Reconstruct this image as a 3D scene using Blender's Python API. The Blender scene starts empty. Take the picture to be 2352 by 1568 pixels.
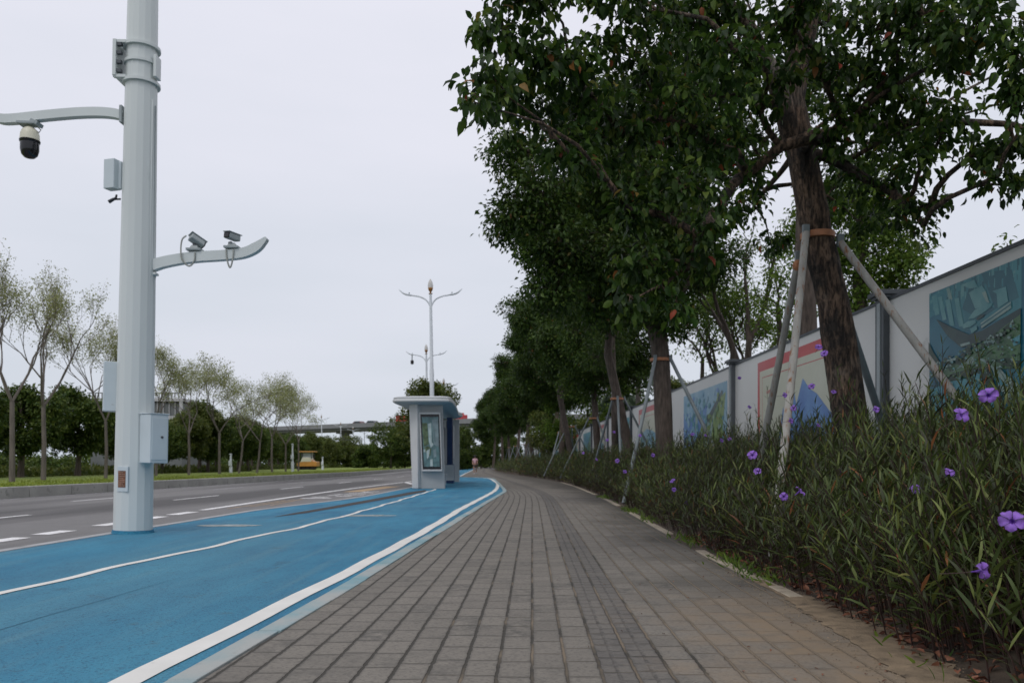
import bpy, math, random
import numpy as np
from mathutils import Vector, Matrix, Euler
R = math.radians
scene = bpy.context.scene
COL = scene.collection
F = 1900.0; HZ = 1065.0; CX = 1176.0; CAMH = 0.9

# ------------------------------------------------------------------ camera
cd = bpy.data.cameras.new('camera'); cam = bpy.data.objects.new('camera', cd); COL.objects.link(cam)
cam.location = (0, 0, CAMH); cam.rotation_euler = (R(90), 0, 0)
cd.sensor_width = 36; cd.lens = F / 2352 * 36; cd.shift_y = (HZ - 784) / 2352
cd.clip_start = 0.05; cd.clip_end = 5000
cd.dof.use_dof = True; cd.dof.focus_distance = 4.0; cd.dof.aperture_fstop = 5.0
scene.camera = cam

# ------------------------------------------------------------------ world and light
w = bpy.data.worlds.new('World'); scene.world = w; w.use_nodes = True
nt = w.node_tree; nt.nodes.clear()
out = nt.nodes.new('ShaderNodeOutputWorld')
sky = nt.nodes.new('ShaderNodeTexSky'); sky.sky_type = 'NISHITA'; sky.sun_disc = False
SUN_EL, SUN_AZ = 55, 200
sky.sun_elevation = R(SUN_EL); sky.sun_rotation = R(SUN_AZ); sky.air_density = 1.5; sky.dust_density = 4
bg1 = nt.nodes.new('ShaderNodeBackground'); bg1.inputs[1].default_value = 0.06
nt.links.new(sky.outputs[0], bg1.inputs[0])
tc = nt.nodes.new('ShaderNodeTexCoord'); sep = nt.nodes.new('ShaderNodeSeparateXYZ')
nt.links.new(tc.outputs['Generated'], sep.inputs[0])
mp = nt.nodes.new('ShaderNodeMapping'); mp.inputs['Scale'].default_value = (1.2, 1.2, 5)
nt.links.new(tc.outputs['Generated'], mp.inputs[0])
nz = nt.nodes.new('ShaderNodeTexNoise'); nz.inputs['Scale'].default_value = 1.6; nz.inputs['Detail'].default_value = 4
nt.links.new(mp.outputs[0], nz.inputs[0])
ad = nt.nodes.new('ShaderNodeMath'); ad.operation = 'MULTIPLY_ADD'; ad.inputs[1].default_value = 0.55
nt.links.new(nz.outputs[0], ad.inputs[0]); nt.links.new(sep.outputs[2], ad.inputs[2])
rp = nt.nodes.new('ShaderNodeValToRGB')
rp.color_ramp.elements[0].position = 0.22; rp.color_ramp.elements[0].color = (0.63, 0.69, 0.765, 1)
rp.color_ramp.elements[1].position = 0.78; rp.color_ramp.elements[1].color = (0.85, 0.855, 0.95, 1)
e = rp.color_ramp.elements.new(0.46); e.color = (0.735, 0.77, 0.86, 1)
nt.links.new(ad.outputs[0], rp.inputs[0])
bg2 = nt.nodes.new('ShaderNodeBackground'); bg2.inputs[1].default_value = 1.0
nt.links.new(rp.outputs[0], bg2.inputs[0])
mx = nt.nodes.new('ShaderNodeMixShader'); mx.inputs[0].default_value = 0.93
nt.links.new(bg1.outputs[0], mx.inputs[1]); nt.links.new(bg2.outputs[0], mx.inputs[2])
nt.links.new(mx.outputs[0], out.inputs[0])
sd = bpy.data.lights.new('sun', 'SUN'); sd.energy = 0.75; sd.angle = R(20); sd.color = (1, 0.96, 0.9)
sun = bpy.data.objects.new('sun', sd); COL.objects.link(sun)
el, az = R(SUN_EL), R(SUN_AZ)
dv = Vector((math.sin(az) * math.cos(el), math.cos(az) * math.cos(el), math.sin(el)))
sun.rotation_euler = dv.to_track_quat('Z', 'Y').to_euler(); sun.location = (0, 0, 30)
vs = scene.view_settings
scene.display_settings.display_device = 'sRGB'
vs.view_transform = 'Standard'; vs.look = 'None'; vs.exposure = 0.0; vs.gamma = 1; vs.use_curve_mapping = False

# ------------------------------------------------------------------ helpers
def P(x, y, Y): return Vector(((x - CX) / F * Y, Y, CAMH - (y - HZ) / F * Y))
def G(x, y, z=0.0):
    Y = (CAMH - z) * F / (y - HZ); return Vector(((x - CX) / F * Y, Y, z))

def tag(o, label=None, cat=None, group=None, kind=None):
    if label: o['label'] = label
    if cat: o['category'] = cat
    if group: o['group'] = group
    if kind: o['kind'] = kind
    return o
def empty(name, loc=(0, 0, 0), label=None, cat=None, group=None):
    o = bpy.data.objects.new(name, None); COL.objects.link(o); o.location = loc
    o.empty_display_size = 0.2
    return tag(o, label, cat, group)

def link_mesh(name, me, parent=None):
    o = bpy.data.objects.new(name, me); COL.objects.link(o)
    if parent is not None: o.parent = parent
    return o

def np_mesh(name, V, faces, mats, parent=None, smooth=False, uv=None, mi=None):
    """V (n,3); faces = list of int arrays (m,k)"""
    me = bpy.data.meshes.new(name)
    V = np.asarray(V, dtype=np.float32)
    me.vertices.add(len(V)); me.vertices.foreach_set('co', V.ravel())
    fl = [np.asarray(f, dtype=np.int32) for f in faces if len(f)]
    nl = sum(f.size for f in fl); npoly = sum(len(f) for f in fl)
    me.loops.add(nl); me.loops.foreach_set('vertex_index', np.concatenate([f.ravel() for f in fl]))
    tot = np.concatenate([np.full(len(f), f.shape[1], dtype=np.int32) for f in fl])
    st = np.concatenate([[0], np.cumsum(tot)[:-1]]).astype(np.int32)
    me.polygons.add(npoly); me.polygons.foreach_set('loop_start', st)
    if smooth: me.polygons.foreach_set('use_smooth', np.ones(npoly, dtype=bool))
    for m in (mats if isinstance(mats, (list, tuple)) else [mats]): me.materials.append(m)
    if mi is not None: me.polygons.foreach_set('material_index', np.asarray(mi, dtype=np.int32))
    me.update(calc_edges=True)
    if uv is not None:
        l = me.uv_layers.new(name='UVMap'); vi = np.zeros(nl, dtype=np.int32); me.loops.foreach_get('vertex_index', vi)
        l.data.foreach_set('uv', np.asarray(uv, dtype=np.float32)[vi].ravel())
    return link_mesh(name, me, parent)

class MB:
    def __init__(s): s.v = []; s.f = []; s.m = []
    def add(s, vs, fs, m=0):
        b = len(s.v); s.v += [tuple(v) for v in vs]
        for f in fs: s.f.append(tuple(b + i for i in f)); s.m.append(m)
        return s
    def box(s, c, d, rot=None, m=0, top=1.0):
        c = Vector(c); x, y, z = d[0] / 2, d[1] / 2, d[2] / 2
        vs = []
        for k in (-1, 1):
            t = top if k > 0 else 1
            for a, b in ((-1, -1), (1, -1), (1, 1), (-1, 1)):
                p = Vector((a * x * t, b * y * t, k * z))
                if rot is not None: p = (Euler(rot).to_matrix() if not isinstance(rot, Matrix) else rot) @ p
                vs.append(c + p)
        return s.add(vs, [(3, 2, 1, 0), (4, 5, 6, 7), (0, 1, 5, 4), (1, 2, 6, 5), (2, 3, 7, 6), (3, 0, 4, 7)], m)
    def tube(s, pts, rad, n=8, m=0, caps=True, flat=None):
        pts = [Vector(p) for p in pts]
        if not isinstance(rad, (list, tuple)): rad = [rad] * len(pts)
        vs = []; up0 = None
        for i, p in enumerate(pts):
            a = pts[max(i - 1, 0)]; b = pts[min(i + 1, len(pts) - 1)]
            t = (b - a).normalized()
            if up0 is None: up0 = Vector((0, 0, 1)) if abs(t.z) < 0.9 else Vector((0, 1, 0))
            u = (up0 - t * up0.dot(t)).normalized(); up0 = u; v = t.cross(u)
            for k in range(n):
                an = 2 * math.pi * (k + .5) / n
                ru = rad[i] * (flat if flat else 1)
                vs.append(p + u * (math.cos(an) * rad[i]) + v * (math.sin(an) * ru))
        fs = []
        for i in range(len(pts) - 1):
            for k in range(n):
                k2 = (k + 1) % n; fs.append((i * n + k, i * n + k2, (i + 1) * n + k2, (i + 1) * n + k))
        if caps: fs.append(tuple(reversed(range(n)))); fs.append(tuple((len(pts) - 1) * n + k for k in range(n)))
        return s.add(vs, fs, m)
    def lathe(s, prof, c=(0, 0, 0), n=16, m=0, axis='z', rot=None):
        vs = []; c = Vector(c)
        for r, z in prof:
            for k in range(n):
                a = 2 * math.pi * k / n; p = Vector((r * math.cos(a), r * math.sin(a), z))
                if rot is not None: p = Euler(rot).to_matrix() @ p
                vs.append(c + p)
        fs = []
        for i in range(len(prof) - 1):
            for k in range(n):
                k2 = (k + 1) % n; fs.append((i * n + k, i * n + k2, (i + 1) * n + k2, (i + 1) * n + k))
        fs.append(tuple(reversed(range(n)))); fs.append(tuple((len(prof) - 1) * n + k for k in range(n)))
        return s.add(vs, fs, m)
    def prism(s, poly, h0, h1, m=0):            # poly of (x,y), extruded in z
        n = len(poly)
        ar = sum(poly[i][0] * poly[(i + 1) % n][1] - poly[(i + 1) % n][0] * poly[i][1] for i in range(n))
        if ar < 0: poly = list(reversed(poly))
        vs = [(p[0], p[1], h0) for p in poly] + [(p[0], p[1], h1) for p in poly]
        fs = [tuple(reversed(range(n))), tuple(range(n, 2 * n))] + [(i, (i + 1) % n, n + (i + 1) % n, n + i) for i in range(n)]
        return s.add(vs, fs, m)
    def prismy(s, poly, y0, y1, m=0):           # poly of (x,z), extruded in y
        n = len(poly)
        vs = [(p[0], y0, p[1]) for p in poly] + [(p[0], y1, p[1]) for p in poly]
        fs = [tuple(range(n)), tuple(reversed(range(n, 2 * n)))] + [((i + 1) % n, i, n + i, n + (i + 1) % n) for i in range(n)]
        return s.add(vs, fs, m)
    def build(s, name, mats, parent=None, smooth=None, bevel=None, loc=None):
        me = bpy.data.meshes.new(name); me.from_pydata(s.v, [], s.f)
        for m in (mats if isinstance(mats, (list, tuple)) else [mats]): me.materials.append(m)
        me.polygons.foreach_set('material_index', s.m)
        me.update()
        import bmesh
        bm = bmesh.new(); bm.from_mesh(me); bmesh.ops.recalc_face_normals(bm, faces=bm.faces); bm.to_mesh(me); bm.free()
        if smooth:
            me.shade_smooth(); me.set_sharp_from_angle(angle=R(smooth))
        o = link_mesh(name, me, parent)
        if bevel:
            b = o.modifiers.new('bevel', 'BEVEL'); b.width = bevel; b.segments = 2; b.limit_method = 'ANGLE'; b.angle_limit = R(50)
        if loc is not None: o.location = loc
        return o

def dup(root, loc, rz=0, sc=1.0, **kw):
    r = root.copy(); COL.objects.link(r); r.location = loc
    e = root.rotation_euler.copy(); e.z = rz; r.rotation_euler = e
    r.scale = (sc, sc, sc) if not isinstance(sc, tuple) else sc
    for ch in list(root.children):
        c = ch.copy(); COL.objects.link(c); c.parent = r
        for g in list(ch.children):
            d = g.copy(); COL.objects.link(d); d.parent = c
    tag(r, **kw); return r

# ------------------------------------------------------------------ materials
class NT:
    def __init__(s, name):
        s.mat = bpy.data.materials.new(name); s.mat.use_nodes = True; s.t = s.mat.node_tree
        s.b = s.t.nodes['Principled BSDF']; s.o = s.t.nodes['Material Output']
    def n(s, t, **kw):
        x = s.t.nodes.new(t)
        for k, v in kw.items(): setattr(x, k, v)
        return x
    def l(s, a, b): s.t.links.new(a, b)
    def m(s, op, a, b=None, c=None):
        x = s.n('ShaderNodeMath', operation=op)
        for i, v in enumerate((a, b, c)):
            if v is None: continue
            if isinstance(v, (int, float)): x.inputs[i].default_value = v
            else: s.l(v, x.inputs[i])
        return x.outputs[0]
    def noise(s, vec, scale, detail=3, rough=.5, dim=None):
        x = s.n('ShaderNodeTexNoise'); x.inputs['Scale'].default_value = scale
        x.inputs['Detail'].default_value = detail; x.inputs['Roughness'].default_value = rough
        if vec is not None: s.l(vec, x.inputs['Vector'])
        return x.outputs[0]
    def mixc(s, f, a, b):
        x = s.n('ShaderNodeMix', data_type='RGBA')
        for sock, v in ((x.inputs[0], f), (x.inputs[6], a), (x.inputs[7], b)):
            if isinstance(v, (int, float)): sock.default_value = v
            elif isinstance(v, tuple): sock.default_value = (*v[:3], 1)
            else: s.l(v, sock)
        return x.outputs[2]
    def ramp(s, f, stops):
        x = s.n('ShaderNodeValToRGB'); cr = x.color_ramp
        cr.elements[0].position = stops[0][0]; cr.elements[0].color = (*stops[0][1], 1)
        cr.elements[1].position = stops[-1][0]; cr.elements[1].color = (*stops[-1][1], 1)
        for p, c in stops[1:-1]: e = cr.elements.new(p); e.color = (*c, 1)
        s.l(f, x.inputs[0]); return x.outputs[0]
    def mrange(s, v, a, b, c=0., d=1.):
        x = s.n('ShaderNodeMapRange'); s.l(v, x.inputs[0])
        for i, k in enumerate((a, b, c, d)): x.inputs[i + 1].default_value = k
        return x.outputs[0]
    def coord(s, which='Object', scale=None):
        x = s.n('ShaderNodeTexCoord').outputs[which]
        if scale:
            m = s.n('ShaderNodeMapping'); m.inputs['Scale'].default_value = scale; s.l(x, m.inputs[0]); x = m.outputs[0]
        return x
    def bump(s, h, st=.3, d=.01):
        x = s.n('ShaderNodeBump'); x.inputs['Strength'].default_value = st; x.inputs['Distance'].default_value = d
        s.l(h, x.inputs['Height']); s.l(x.outputs[0], s.b.inputs['Normal'])
    def base(s, c):
        if isinstance(c, tuple): s.b.inputs['Base Color'].default_value = (*c, 1)
        else: s.l(c, s.b.inputs['Base Color'])
    def rough(s, r): s.b.inputs['Roughness'].default_value = r

def simple(name, col, rough=.5, var=.15, scale=3., metal=0., bump=0., bscale=40., stretch=(1, 1, 1), dirt=None):
    t = NT(name); v = t.coord('Object', stretch)
    a = tuple(c * (1 - var) for c in col); b = tuple(min(1, c * (1 + var)) for c in col)
    c = t.mixc(t.mrange(t.noise(v, scale, 5), .3, .7), a, b)
    if dirt: c = t.mixc(t.mrange(t.noise(v, dirt[1], 6, .65), dirt[2], dirt[2] + .12), c, dirt[0])
    t.base(c); t.rough(rough); t.b.inputs['Metallic'].default_value = metal
    if bump: t.bump(t.noise(t.coord('Object'), bscale, 4), bump, .01)
    return t.mat

def leafmat(name, stops, trans=.35, rough=.45, spec=.4):
    t = NT(name); g = t.n('ShaderNodeNewGeometry')
    rnd = g.outputs['Random Per Island']
    c = t.ramp(rnd, stops)
    big = t.noise(t.coord('Object'), .9, 2)
    hsv = t.n('ShaderNodeHueSaturation'); t.l(c, hsv.inputs['Color']); t.l(t.mrange(big, .3, .7, .7, 1.35), hsv.inputs['Value'])
    t.base(hsv.outputs[0]); t.rough(rough); t.b.inputs['Specular IOR Level'].default_value = spec
    tr = t.n('ShaderNodeBsdfTranslucent')
    h2 = t.n('ShaderNodeHueSaturation'); t.l(hsv.outputs[0], h2.inputs['Color']); h2.inputs['Value'].default_value = 1.3; h2.inputs['Hue'].default_value = .485
    t.l(h2.outputs[0], tr.inputs[0])
    mxs = t.n('ShaderNodeMixShader'); mxs.inputs[0].default_value = trans
    t.l(t.b.outputs[0], mxs.inputs[1]); t.l(tr.outputs[0], mxs.inputs[2]); t.l(mxs.outputs[0], t.o.inputs[0])
    return t.mat

M = {}
M['white_pole'] = simple('pole_paint', (.60, .645, .64), .35, .05, 1.2, dirt=((.40, .45, .45), 5, .66), stretch=(1, 1, .25))
M['box_paint'] = simple('cabinet_paint', (.54, .61, .64), .4, .05, 2, dirt=((.36, .38, .38), 9, .68))
M['grey_metal'] = simple('grey_metal', (.30, .34, .35), .45, .1)
M['dark_metal'] = simple('dark_metal', (.06, .07, .08), .45, .2)
M['black'] = simple('black_plastic', (.012, .012, .015), .15, .2)
M['cream'] = simple('cream_plastic', (.62, .60, .48), .4, .05)
M['cable'] = simple('cable', (.35, .36, .33), .5, .1)
M['lamp_white'] = simple('lamp_paint', (.62, .66, .70), .4, .05)
M['gold'] = simple('bronze_finish', (.30, .14, .04), .35, .3, metal=.5)
M['glass_bulb'] = simple('frosted_glass', (.50, .49, .47), .2, .15)
M['strip_paint'] = simple('line_paint', (.72, .71, .66), .7, .06, 3, dirt=((.45, .46, .44), 14, .66), bump=.2, bscale=90)
M['road_line'] = simple('road_line_paint', (.78, .77, .76), .7, .12, 2, dirt=((.3, .3, .3), 8, .58))
M['faint_line'] = simple('worn_line_paint', (.42, .42, .43), .8, .2, 2, dirt=((.17, .17, .17), 6, .5))
M['yellow_line'] = simple('yellow_line_paint', (.42, .29, .16), .8, .2, 3, dirt=((.17, .17, .17), 6, .58))
M['rust'] = simple('rusted_pole', (.36, .35, .32), .7, .15, 5, dirt=((.26, .10, .03), 9, .54), bump=.4, stretch=(3, 3, .7))
M['rust_dark'] = simple('weathered_pole', (.25, .25, .23), .7, .3, 4, dirt=((.16, .08, .04), 8, .56), bump=.4, stretch=(3, 3, .7))
M['brace_grey'] = simple('galvanised_pole', (.17, .20, .21), .5, .2, 3)
M['strap'] = simple('orange_strap', (.40, .17, .08), .6, .25, 12)
M['fence_post'] = simple('fence_post_paint', (.065, .075, .085), .45, .15)
M['fence_white'] = simple('hoarding_panel', (.62, .62, .60), .35, .05, .6, dirt=((.36, .37, .35), 1.3, .62))
M['soil'] = simple('soil', (.075, .055, .038), .95, .5, 6, bump=.8, bscale=60)
M['concrete'] = simple('concrete', (.32, .32, .295), .85, .15, 1.5, bump=.3, bscale=30, dirt=((.13, .13, .12), 3, .58))
M['stem'] = simple('stem_skin', (.05, .026, .022), .6, .4, 8)
M['petal'] = simple('petal', (.21, .095, .43), .6, .4, 60)
M['petal_dark'] = simple('petal_throat', (.10, .03, .28), .5, .2, 30)
M['bark_dark'] = simple('dark_bark', (.085, .066, .054), .9, .5, 7, bump=1, bscale=25, stretch=(3, 3, .6))
M['bark_pale'] = simple('pale_bark', (.14, .12, .105), .9, .3, 5, bump=.5, bscale=20, stretch=(2, 2, .4))

t = NT('tree_bark'); v = t.coord('Object', (5, 5, 1.6)); vo = t.noise(v, 3.2, 8, .7)
n2 = t.noise(t.coord('Object', (1, 1, .7)), 2.2, 6, .7)
c = t.mixc(t.mrange(vo, .35, .65), (.022, .015, .012), (.225, .148, .10))
c = t.mixc(t.mrange(n2, .50, .60), c, (.03, .024, .02))
c = t.mixc(t.mrange(t.noise(t.coord('Object'), 1.3, 4), .55, .7), c, (.19, .165, .14))
fnb = t.noise(t.coord('Object', (14, 14, 3)), 2.5, 6, .7)
c = t.mixc(t.mrange(fnb, .52, .62, 0, .8), c, (.014, .010, .008))
t.base(c); t.rough(.95); t.bump(t.m('SUBTRACT', vo, t.mrange(fnb, .5, .62)), 1.0, .03); M['bark'] = t.mat

# asphalt, worn strips following the road
t = NT('asphalt'); v = t.coord('Object')
st = t.noise(t.coord('Object', (.35, .03, 1)), 1.0, 3)
fine = t.noise(v, 120, 3); mid = t.noise(v, 2.2, 6, .6)
c = t.mixc(t.mrange(st, .42, .56), (.090, .086, .084), (.235, .228, .222))
c = t.mixc(t.mrange(mid, .3, .8, 0, .35), c, (.10, .098, .095))
c = t.mixc(t.mrange(fine, .3, .75, 0, .5), c, (.06, .06, .06))
t.base(c); t.rough(.85); t.bump(fine, .5, .01); M['asphalt'] = t.mat

# blue coating
t = NT('blue_coating'); v = t.coord('Object')
fine = t.noise(v, 75, 4, .7); mid = t.noise(t.coord('Object', (1.0, .35, 1)), 1.4, 6, .62); big = t.noise(t.coord('Object', (.8, .2, 1)), .35, 3)
c = t.mixc(t.mrange(mid, .32, .68), (.007, .140, .262), (.036, .262, .405))
c = t.mixc(t.mrange(big, .5, .7, 0, .5), c, (.095, .255, .32))
c = t.mixc(t.mrange(t.noise(t.coord('Object', (2.6, .12, 1)), 1.6, 5, .65), .52, .70, 0, .45), c, (.12, .28, .34))
c = t.mixc(t.mrange(t.noise(t.coord('Object', (.9, .5, 1)), 2.3, 7, .75), .60, .68, 0, .5), c, (.03, .10, .15))
c = t.mixc(t.mrange(t.noise(v, 3.1, 7, .7), .60, .72, 0, .75), c, (.055, .125, .16))
c = t.mixc(t.mrange(fine, .50, .72, 0, .9), c, (.008, .045, .10))
c = t.mixc(t.mrange(t.noise(v, 160, 2), .68, .75, 0, .5), c, (.16, .32, .42))
t.base(c); t.rough(.8); t.bump(fine, .8, .012); M['blue'] = t.mat

t = NT('kerb_stone'); v = t.coord('Object')
c = t.mixc(t.mrange(t.noise(v, 1.3, 5, .6), .40, .62), (.37, .39, .37), (.20, .34, .37))
c = t.mixc(t.mrange(t.noise(v, 9, 5, .7), .58, .7, 0, .6), c, (.24, .24, .22))
t.base(c); t.rough(.8); t.bump(t.noise(v, 50, 4), .3, .01); M['kerb'] = t.mat
M['edge_stone'] = simple('edge_stone', (.36, .31, .235), .9, .2, 4, bump=.5, bscale=50, dirt=((.15, .12, .09), 5, .58))

# paving: running-bond blocks in columns along the path (u across, v along)
t = NT('block_paving'); W, D = .1485, .27
uvn = t.n('ShaderNodeUVMap'); uvn.uv_map = 'UVMap'
obj = t.coord('Object')
wob = t.n('ShaderNodeVectorMath', operation='SCALE')
wn = t.n('ShaderNodeTexNoise'); wn.inputs['Scale'].default_value = 9; t.l(obj, wn.inputs['Vector'])
sb = t.n('ShaderNodeVectorMath', operation='SUBTRACT'); t.l(wn.outputs['Color'], sb.inputs[0]); sb.inputs[1].default_value = (.5, .5, .5)
t.l(sb.outputs[0], wob.inputs[0]); wob.inputs['Scale'].default_value = .012
av = t.n('ShaderNodeVectorMath', operation='ADD'); t.l(uvn.outputs[0], av.inputs[0]); t.l(wob.outputs[0], av.inputs[1])
sp = t.n('ShaderNodeSeparateXYZ'); t.l(av.outputs[0], sp.inputs[0])
u = t.m('DIVIDE', sp.outputs[0], W); col = t.m('FLOOR', u); fu = t.m('FRACT', t.m('ADD', u, 200.0))
w1 = t.n('ShaderNodeTexWhiteNoise', noise_dimensions='1D'); t.l(col, w1.inputs['W'])
vv = t.m('ADD', t.m('DIVIDE', sp.outputs[1], D), w1.outputs[0]); row = t.m('FLOOR', vv); fv = t.m('FRACT', vv)
eu = t.m('MULTIPLY', t.m('MINIMUM', fu, t.m('SUBTRACT', 1, fu)), W)
ev = t.m('MULTIPLY', t.m('MINIMUM', fv, t.m('SUBTRACT', 1, fv)), D)
cmb = t.n('ShaderNodeCombineXYZ'); t.l(col, cmb.inputs[0]); t.l(row, cmb.inputs[1])
w2 = t.n('ShaderNodeTexWhiteNoise', noise_dimensions='2D'); t.l(cmb.outputs[0], w2.inputs['Vector'])
edge_n = t.mrange(t.noise(obj, 30, 3), .3, .7, .6, 1.5)
ju = t.mrange(t.m('DIVIDE', eu, edge_n), .0045, .0085, 1, 0); jv = t.mrange(t.m('DIVIDE', ev, edge_n), .0018, .004, 1, 0)
# tactile columns: u in [2,4) : raised bars
tact = t.m('MULTIPLY', t.m('GREATER_THAN', u, 2.0), t.m('LESS_THAN', u, 4.0))
bar = t.m('FRACT', t.m('MULTIPLY', fu, 2.0)); barm = t.m('MINIMUM', bar, t.m('SUBTRACT', 1, bar))
bv = t.m('FRACT', t.m('MULTIPLY', fv, 2.0)); bvm = t.m('MINIMUM', bv, t.m('SUBTRACT', 1, bv))
bj = t.m('MULTIPLY', tact, t.m('MAXIMUM', t.mrange(barm, .06, .16, 1, 0), t.mrange(bvm, .05, .12, 1, 0)))
base = t.mixc(w2.outputs[0], (.158, .144, .121), (.222, .202, .168))
base = t.mixc(t.mrange(t.noise(obj, 1.2, 5, .6), .35, .7, 0, .55), base, (.225, .203, .172))
base = t.mixc(t.mrange(t.noise(obj, 5, 6, .7), .55, .75, 0, .5), base, (.07, .066, .060))
base = t.mixc(t.mrange(t.noise(obj, 130, 2), .60, .70, 0, .6), base, (.29, .275, .245))
base = t.mixc(t.mrange(t.noise(obj, 65, 4, .7), .48, .66, 0, .6), base, (.055, .052, .045))
base = t.mixc(t.m('MULTIPLY', t.mrange(w2.outputs[0], .72, .95), t.mrange(t.noise(obj, 12, 5, .7), .35, .65)), base, (.085, .08, .07))
base = t.mixc(t.mrange(t.m('MINIMUM', eu, ev), .003, .022, .45, 0), base, (.06, .056, .048))
base = t.mixc(t.m('MULTIPLY', tact, t.mrange(t.noise(obj, 3, 4), .3, .7, .25, .7)), base, (.085, .08, .076))
base = t.mixc(t.m('MULTIPLY', bj, t.mrange(t.noise(obj, 14, 4, .7), .42, .6, 0, .75)), base, (.05, .046, .042))
# damp, mossy band towards the bed, and sand washed out of it
su = sp.outputs[0]
damp = t.m('MULTIPLY', t.mrange(t.m('ADD', su, t.mrange(t.noise(obj, .9, 4), .3, .7, -.5, .5)), .9, 1.7), t.mrange(sp.outputs[1], 4.6, 6.5))
base = t.mixc(t.m('MULTIPLY', damp, .80), base, (.050, .046, .036))
sand = t.m('MULTIPLY', t.mrange(t.m('ADD', su, t.mrange(t.noise(obj, 2.4, 6, .65), .3, .7, -.5, .5)), .55, 1.35), t.mrange(sp.outputs[1], 6.0, 4.9))
base = t.mixc(t.m('MULTIPLY', t.m('MULTIPLY', sand, t.mrange(w2.outputs[0], .05, .7, .45, 1.0)), t.mrange(t.noise(obj, 8, 6, .7), .3, .6, .5, 1)), base, (.235, .175, .112))
sandj = t.mrange(t.m('ADD', su, t.mrange(t.noise(obj, 2, 5), .3, .7, -1.0, 1.0)), -.1, .7)
jc = t.mixc(sandj, (.045, .040, .030), (.185, .145, .098))
jm = t.m('MAXIMUM', ju, t.m('MULTIPLY', jv, .75))
t.base(t.mixc(jm, base, jc)); t.rough(.85)
hgt = t.m('SUBTRACT', t.m('SUBTRACT', t.m('MULTIPLY', t.noise(obj, 70, 5), .25), jm), t.m('MULTIPLY', bj, .5))
t.bump(hgt, .9, .008); M['paving'] = t.mat

t = NT('grass_ground'); v = t.coord('Object')
c = t.mixc(t.mrange(t.noise(v, 1.1, 5), .35, .65), (.21, .26, .04), (.15, .21, .035))
t.base(c); t.rough(.95); t.bump(t.noise(v, 25, 3), .6, .05); M['grass'] = t.mat
M['field'] = simple('field_ground', (.13, .14, .06), .95, .3, .2)
M['grassblade'] = leafmat('grass_blade', [(0, (.13, .18, .025)), (.6, (.21, .27, .04)), (1, (.29, .31, .07))], .3, .6, .2)

M['leaf_near'] = leafmat('leaf_near', [(0, (.010, .026, .005)), (.5, (.027, .066, .010)), (.85, (.070, .130, .020)), (.985, (.12, .17, .03)), (.994, (.20, .13, .03)), (.998, (.26, .04, .02)), (1, (.25, .04, .02))], .34, .45, .22)
M['leaf_row'] = leafmat('leaf_row', [(0, (.018, .042, .009)), (.5, (.036, .074, .012)), (.9, (.070, .118, .019)), (.99, (.09, .13, .025)), (1, (.16, .07, .02))], .28, .45, .25)
M['leaf_bright'] = leafmat('leaf_bright', [(0, (.05, .105, .018)), (.5, (.10, .18, .026)), (1, (.17, .25, .045))], .42, .5, .25)
M['leaf_dark'] = leafmat('leaf_dark', [(0, (.028, .060, .013)), (.5, (.060, .100, .018)), (1, (.125, .165, .032))], .3, .5, .25)
M['leaf_olive'] = leafmat('leaf_olive', [(0, (.05, .08, .016)), (.5, (.085, .12, .022)), (1, (.14, .155, .03))], .32, .5)
M['leaf_sparse'] = leafmat('leaf_sparse', [(0, (.15, .18, .06)), (.5, (.24, .27, .10)), (1, (.34, .34, .19))], .4, .6)
M['leaf_ruellia'] = leafmat('leaf_lance', [(0, (.030, .030, .014)), (.3, (.038, .056, .016)), (.7, (.066, .100, .024)), (.94, (.14, .17, .04)), (.975, (.15, .17, .05)), (.982, (.20, .11, .04)), (.992, (.26, .09, .035)), (1, (.15, .07, .03))], .25, .5, .35)
M['leaf_palm'] = leafmat('leaf_palm', [(0, (.05, .09, .05)), (1, (.11, .16, .09))], .3, .5)
M['dead'] = leafmat('dead_leaf', [(0, (.06, .025, .016)), (.5, (.15, .06, .035)), (1, (.28, .13, .08))], .1, .7, .2)

# ------------------------------------------------------------------ leaf arrays
T_BROAD = (np.array([(0,0,0),(.3,-.46,.10),(.3,0,0),(.3,.46,.10),(.7,-.40,.02),(.7,0,-.08),(.7,.40,.02),(1.02,0,-.30)]),
           [np.array([(1,2,5,4),(2,3,6,5)]), np.array([(0,2,1),(0,3,2),(4,5,7),(5,6,7)])])
T_SIMPLE = (np.array([(0,0,0),(.45,-.5,.10),(1,0,-.15),(.45,.5,.10)]), [np.array([(0,1,2),(0,2,3)])])
T_LANCE = (np.array([(0,0,0),(.3,-.5,.02),(.35,.5,.06),(.68,-.40,-.02),(.70,.36,.0),(1,0,-.13)]),
           [np.array([(1,3,4,2)]), np.array([(0,1,2),(3,5,4)])])
def nrm(a): return a / np.maximum(np.linalg.norm(a, axis=1, keepdims=True), 1e-9)
def leaves(T, pos, D, U, L, Wd):
    tv, tf = T; D = nrm(D); S = nrm(np.cross(D, U)); N = np.cross(S, D)
    L = L.reshape(-1, 1, 1); Wd = Wd.reshape(-1, 1, 1)
    V = pos[:, None, :] + D[:, None, :] * tv[None, :, 0:1] * L + S[:, None, :] * tv[None, :, 1:2] * Wd + N[:, None, :] * tv[None, :, 2:3] * L
    n, k = len(pos), len(tv); off = (np.arange(n) * k)[:, None, None]
    return V.reshape(-1, 3), [(f[None] + off).reshape(-1, f.shape[1]) for f in tf]
def join(parts):
    """parts: list of (V, [faces]) -> V, faces grouped by size"""
    Vs = []; fd = {}; b = 0
    for V, fs in parts:
        Vs.append(V)
        for f in fs: fd.setdefault(f.shape[1], []).append(f + b)
        b += len(V)
    return np.concatenate(Vs), [np.concatenate(x) for x in fd.values()]

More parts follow.
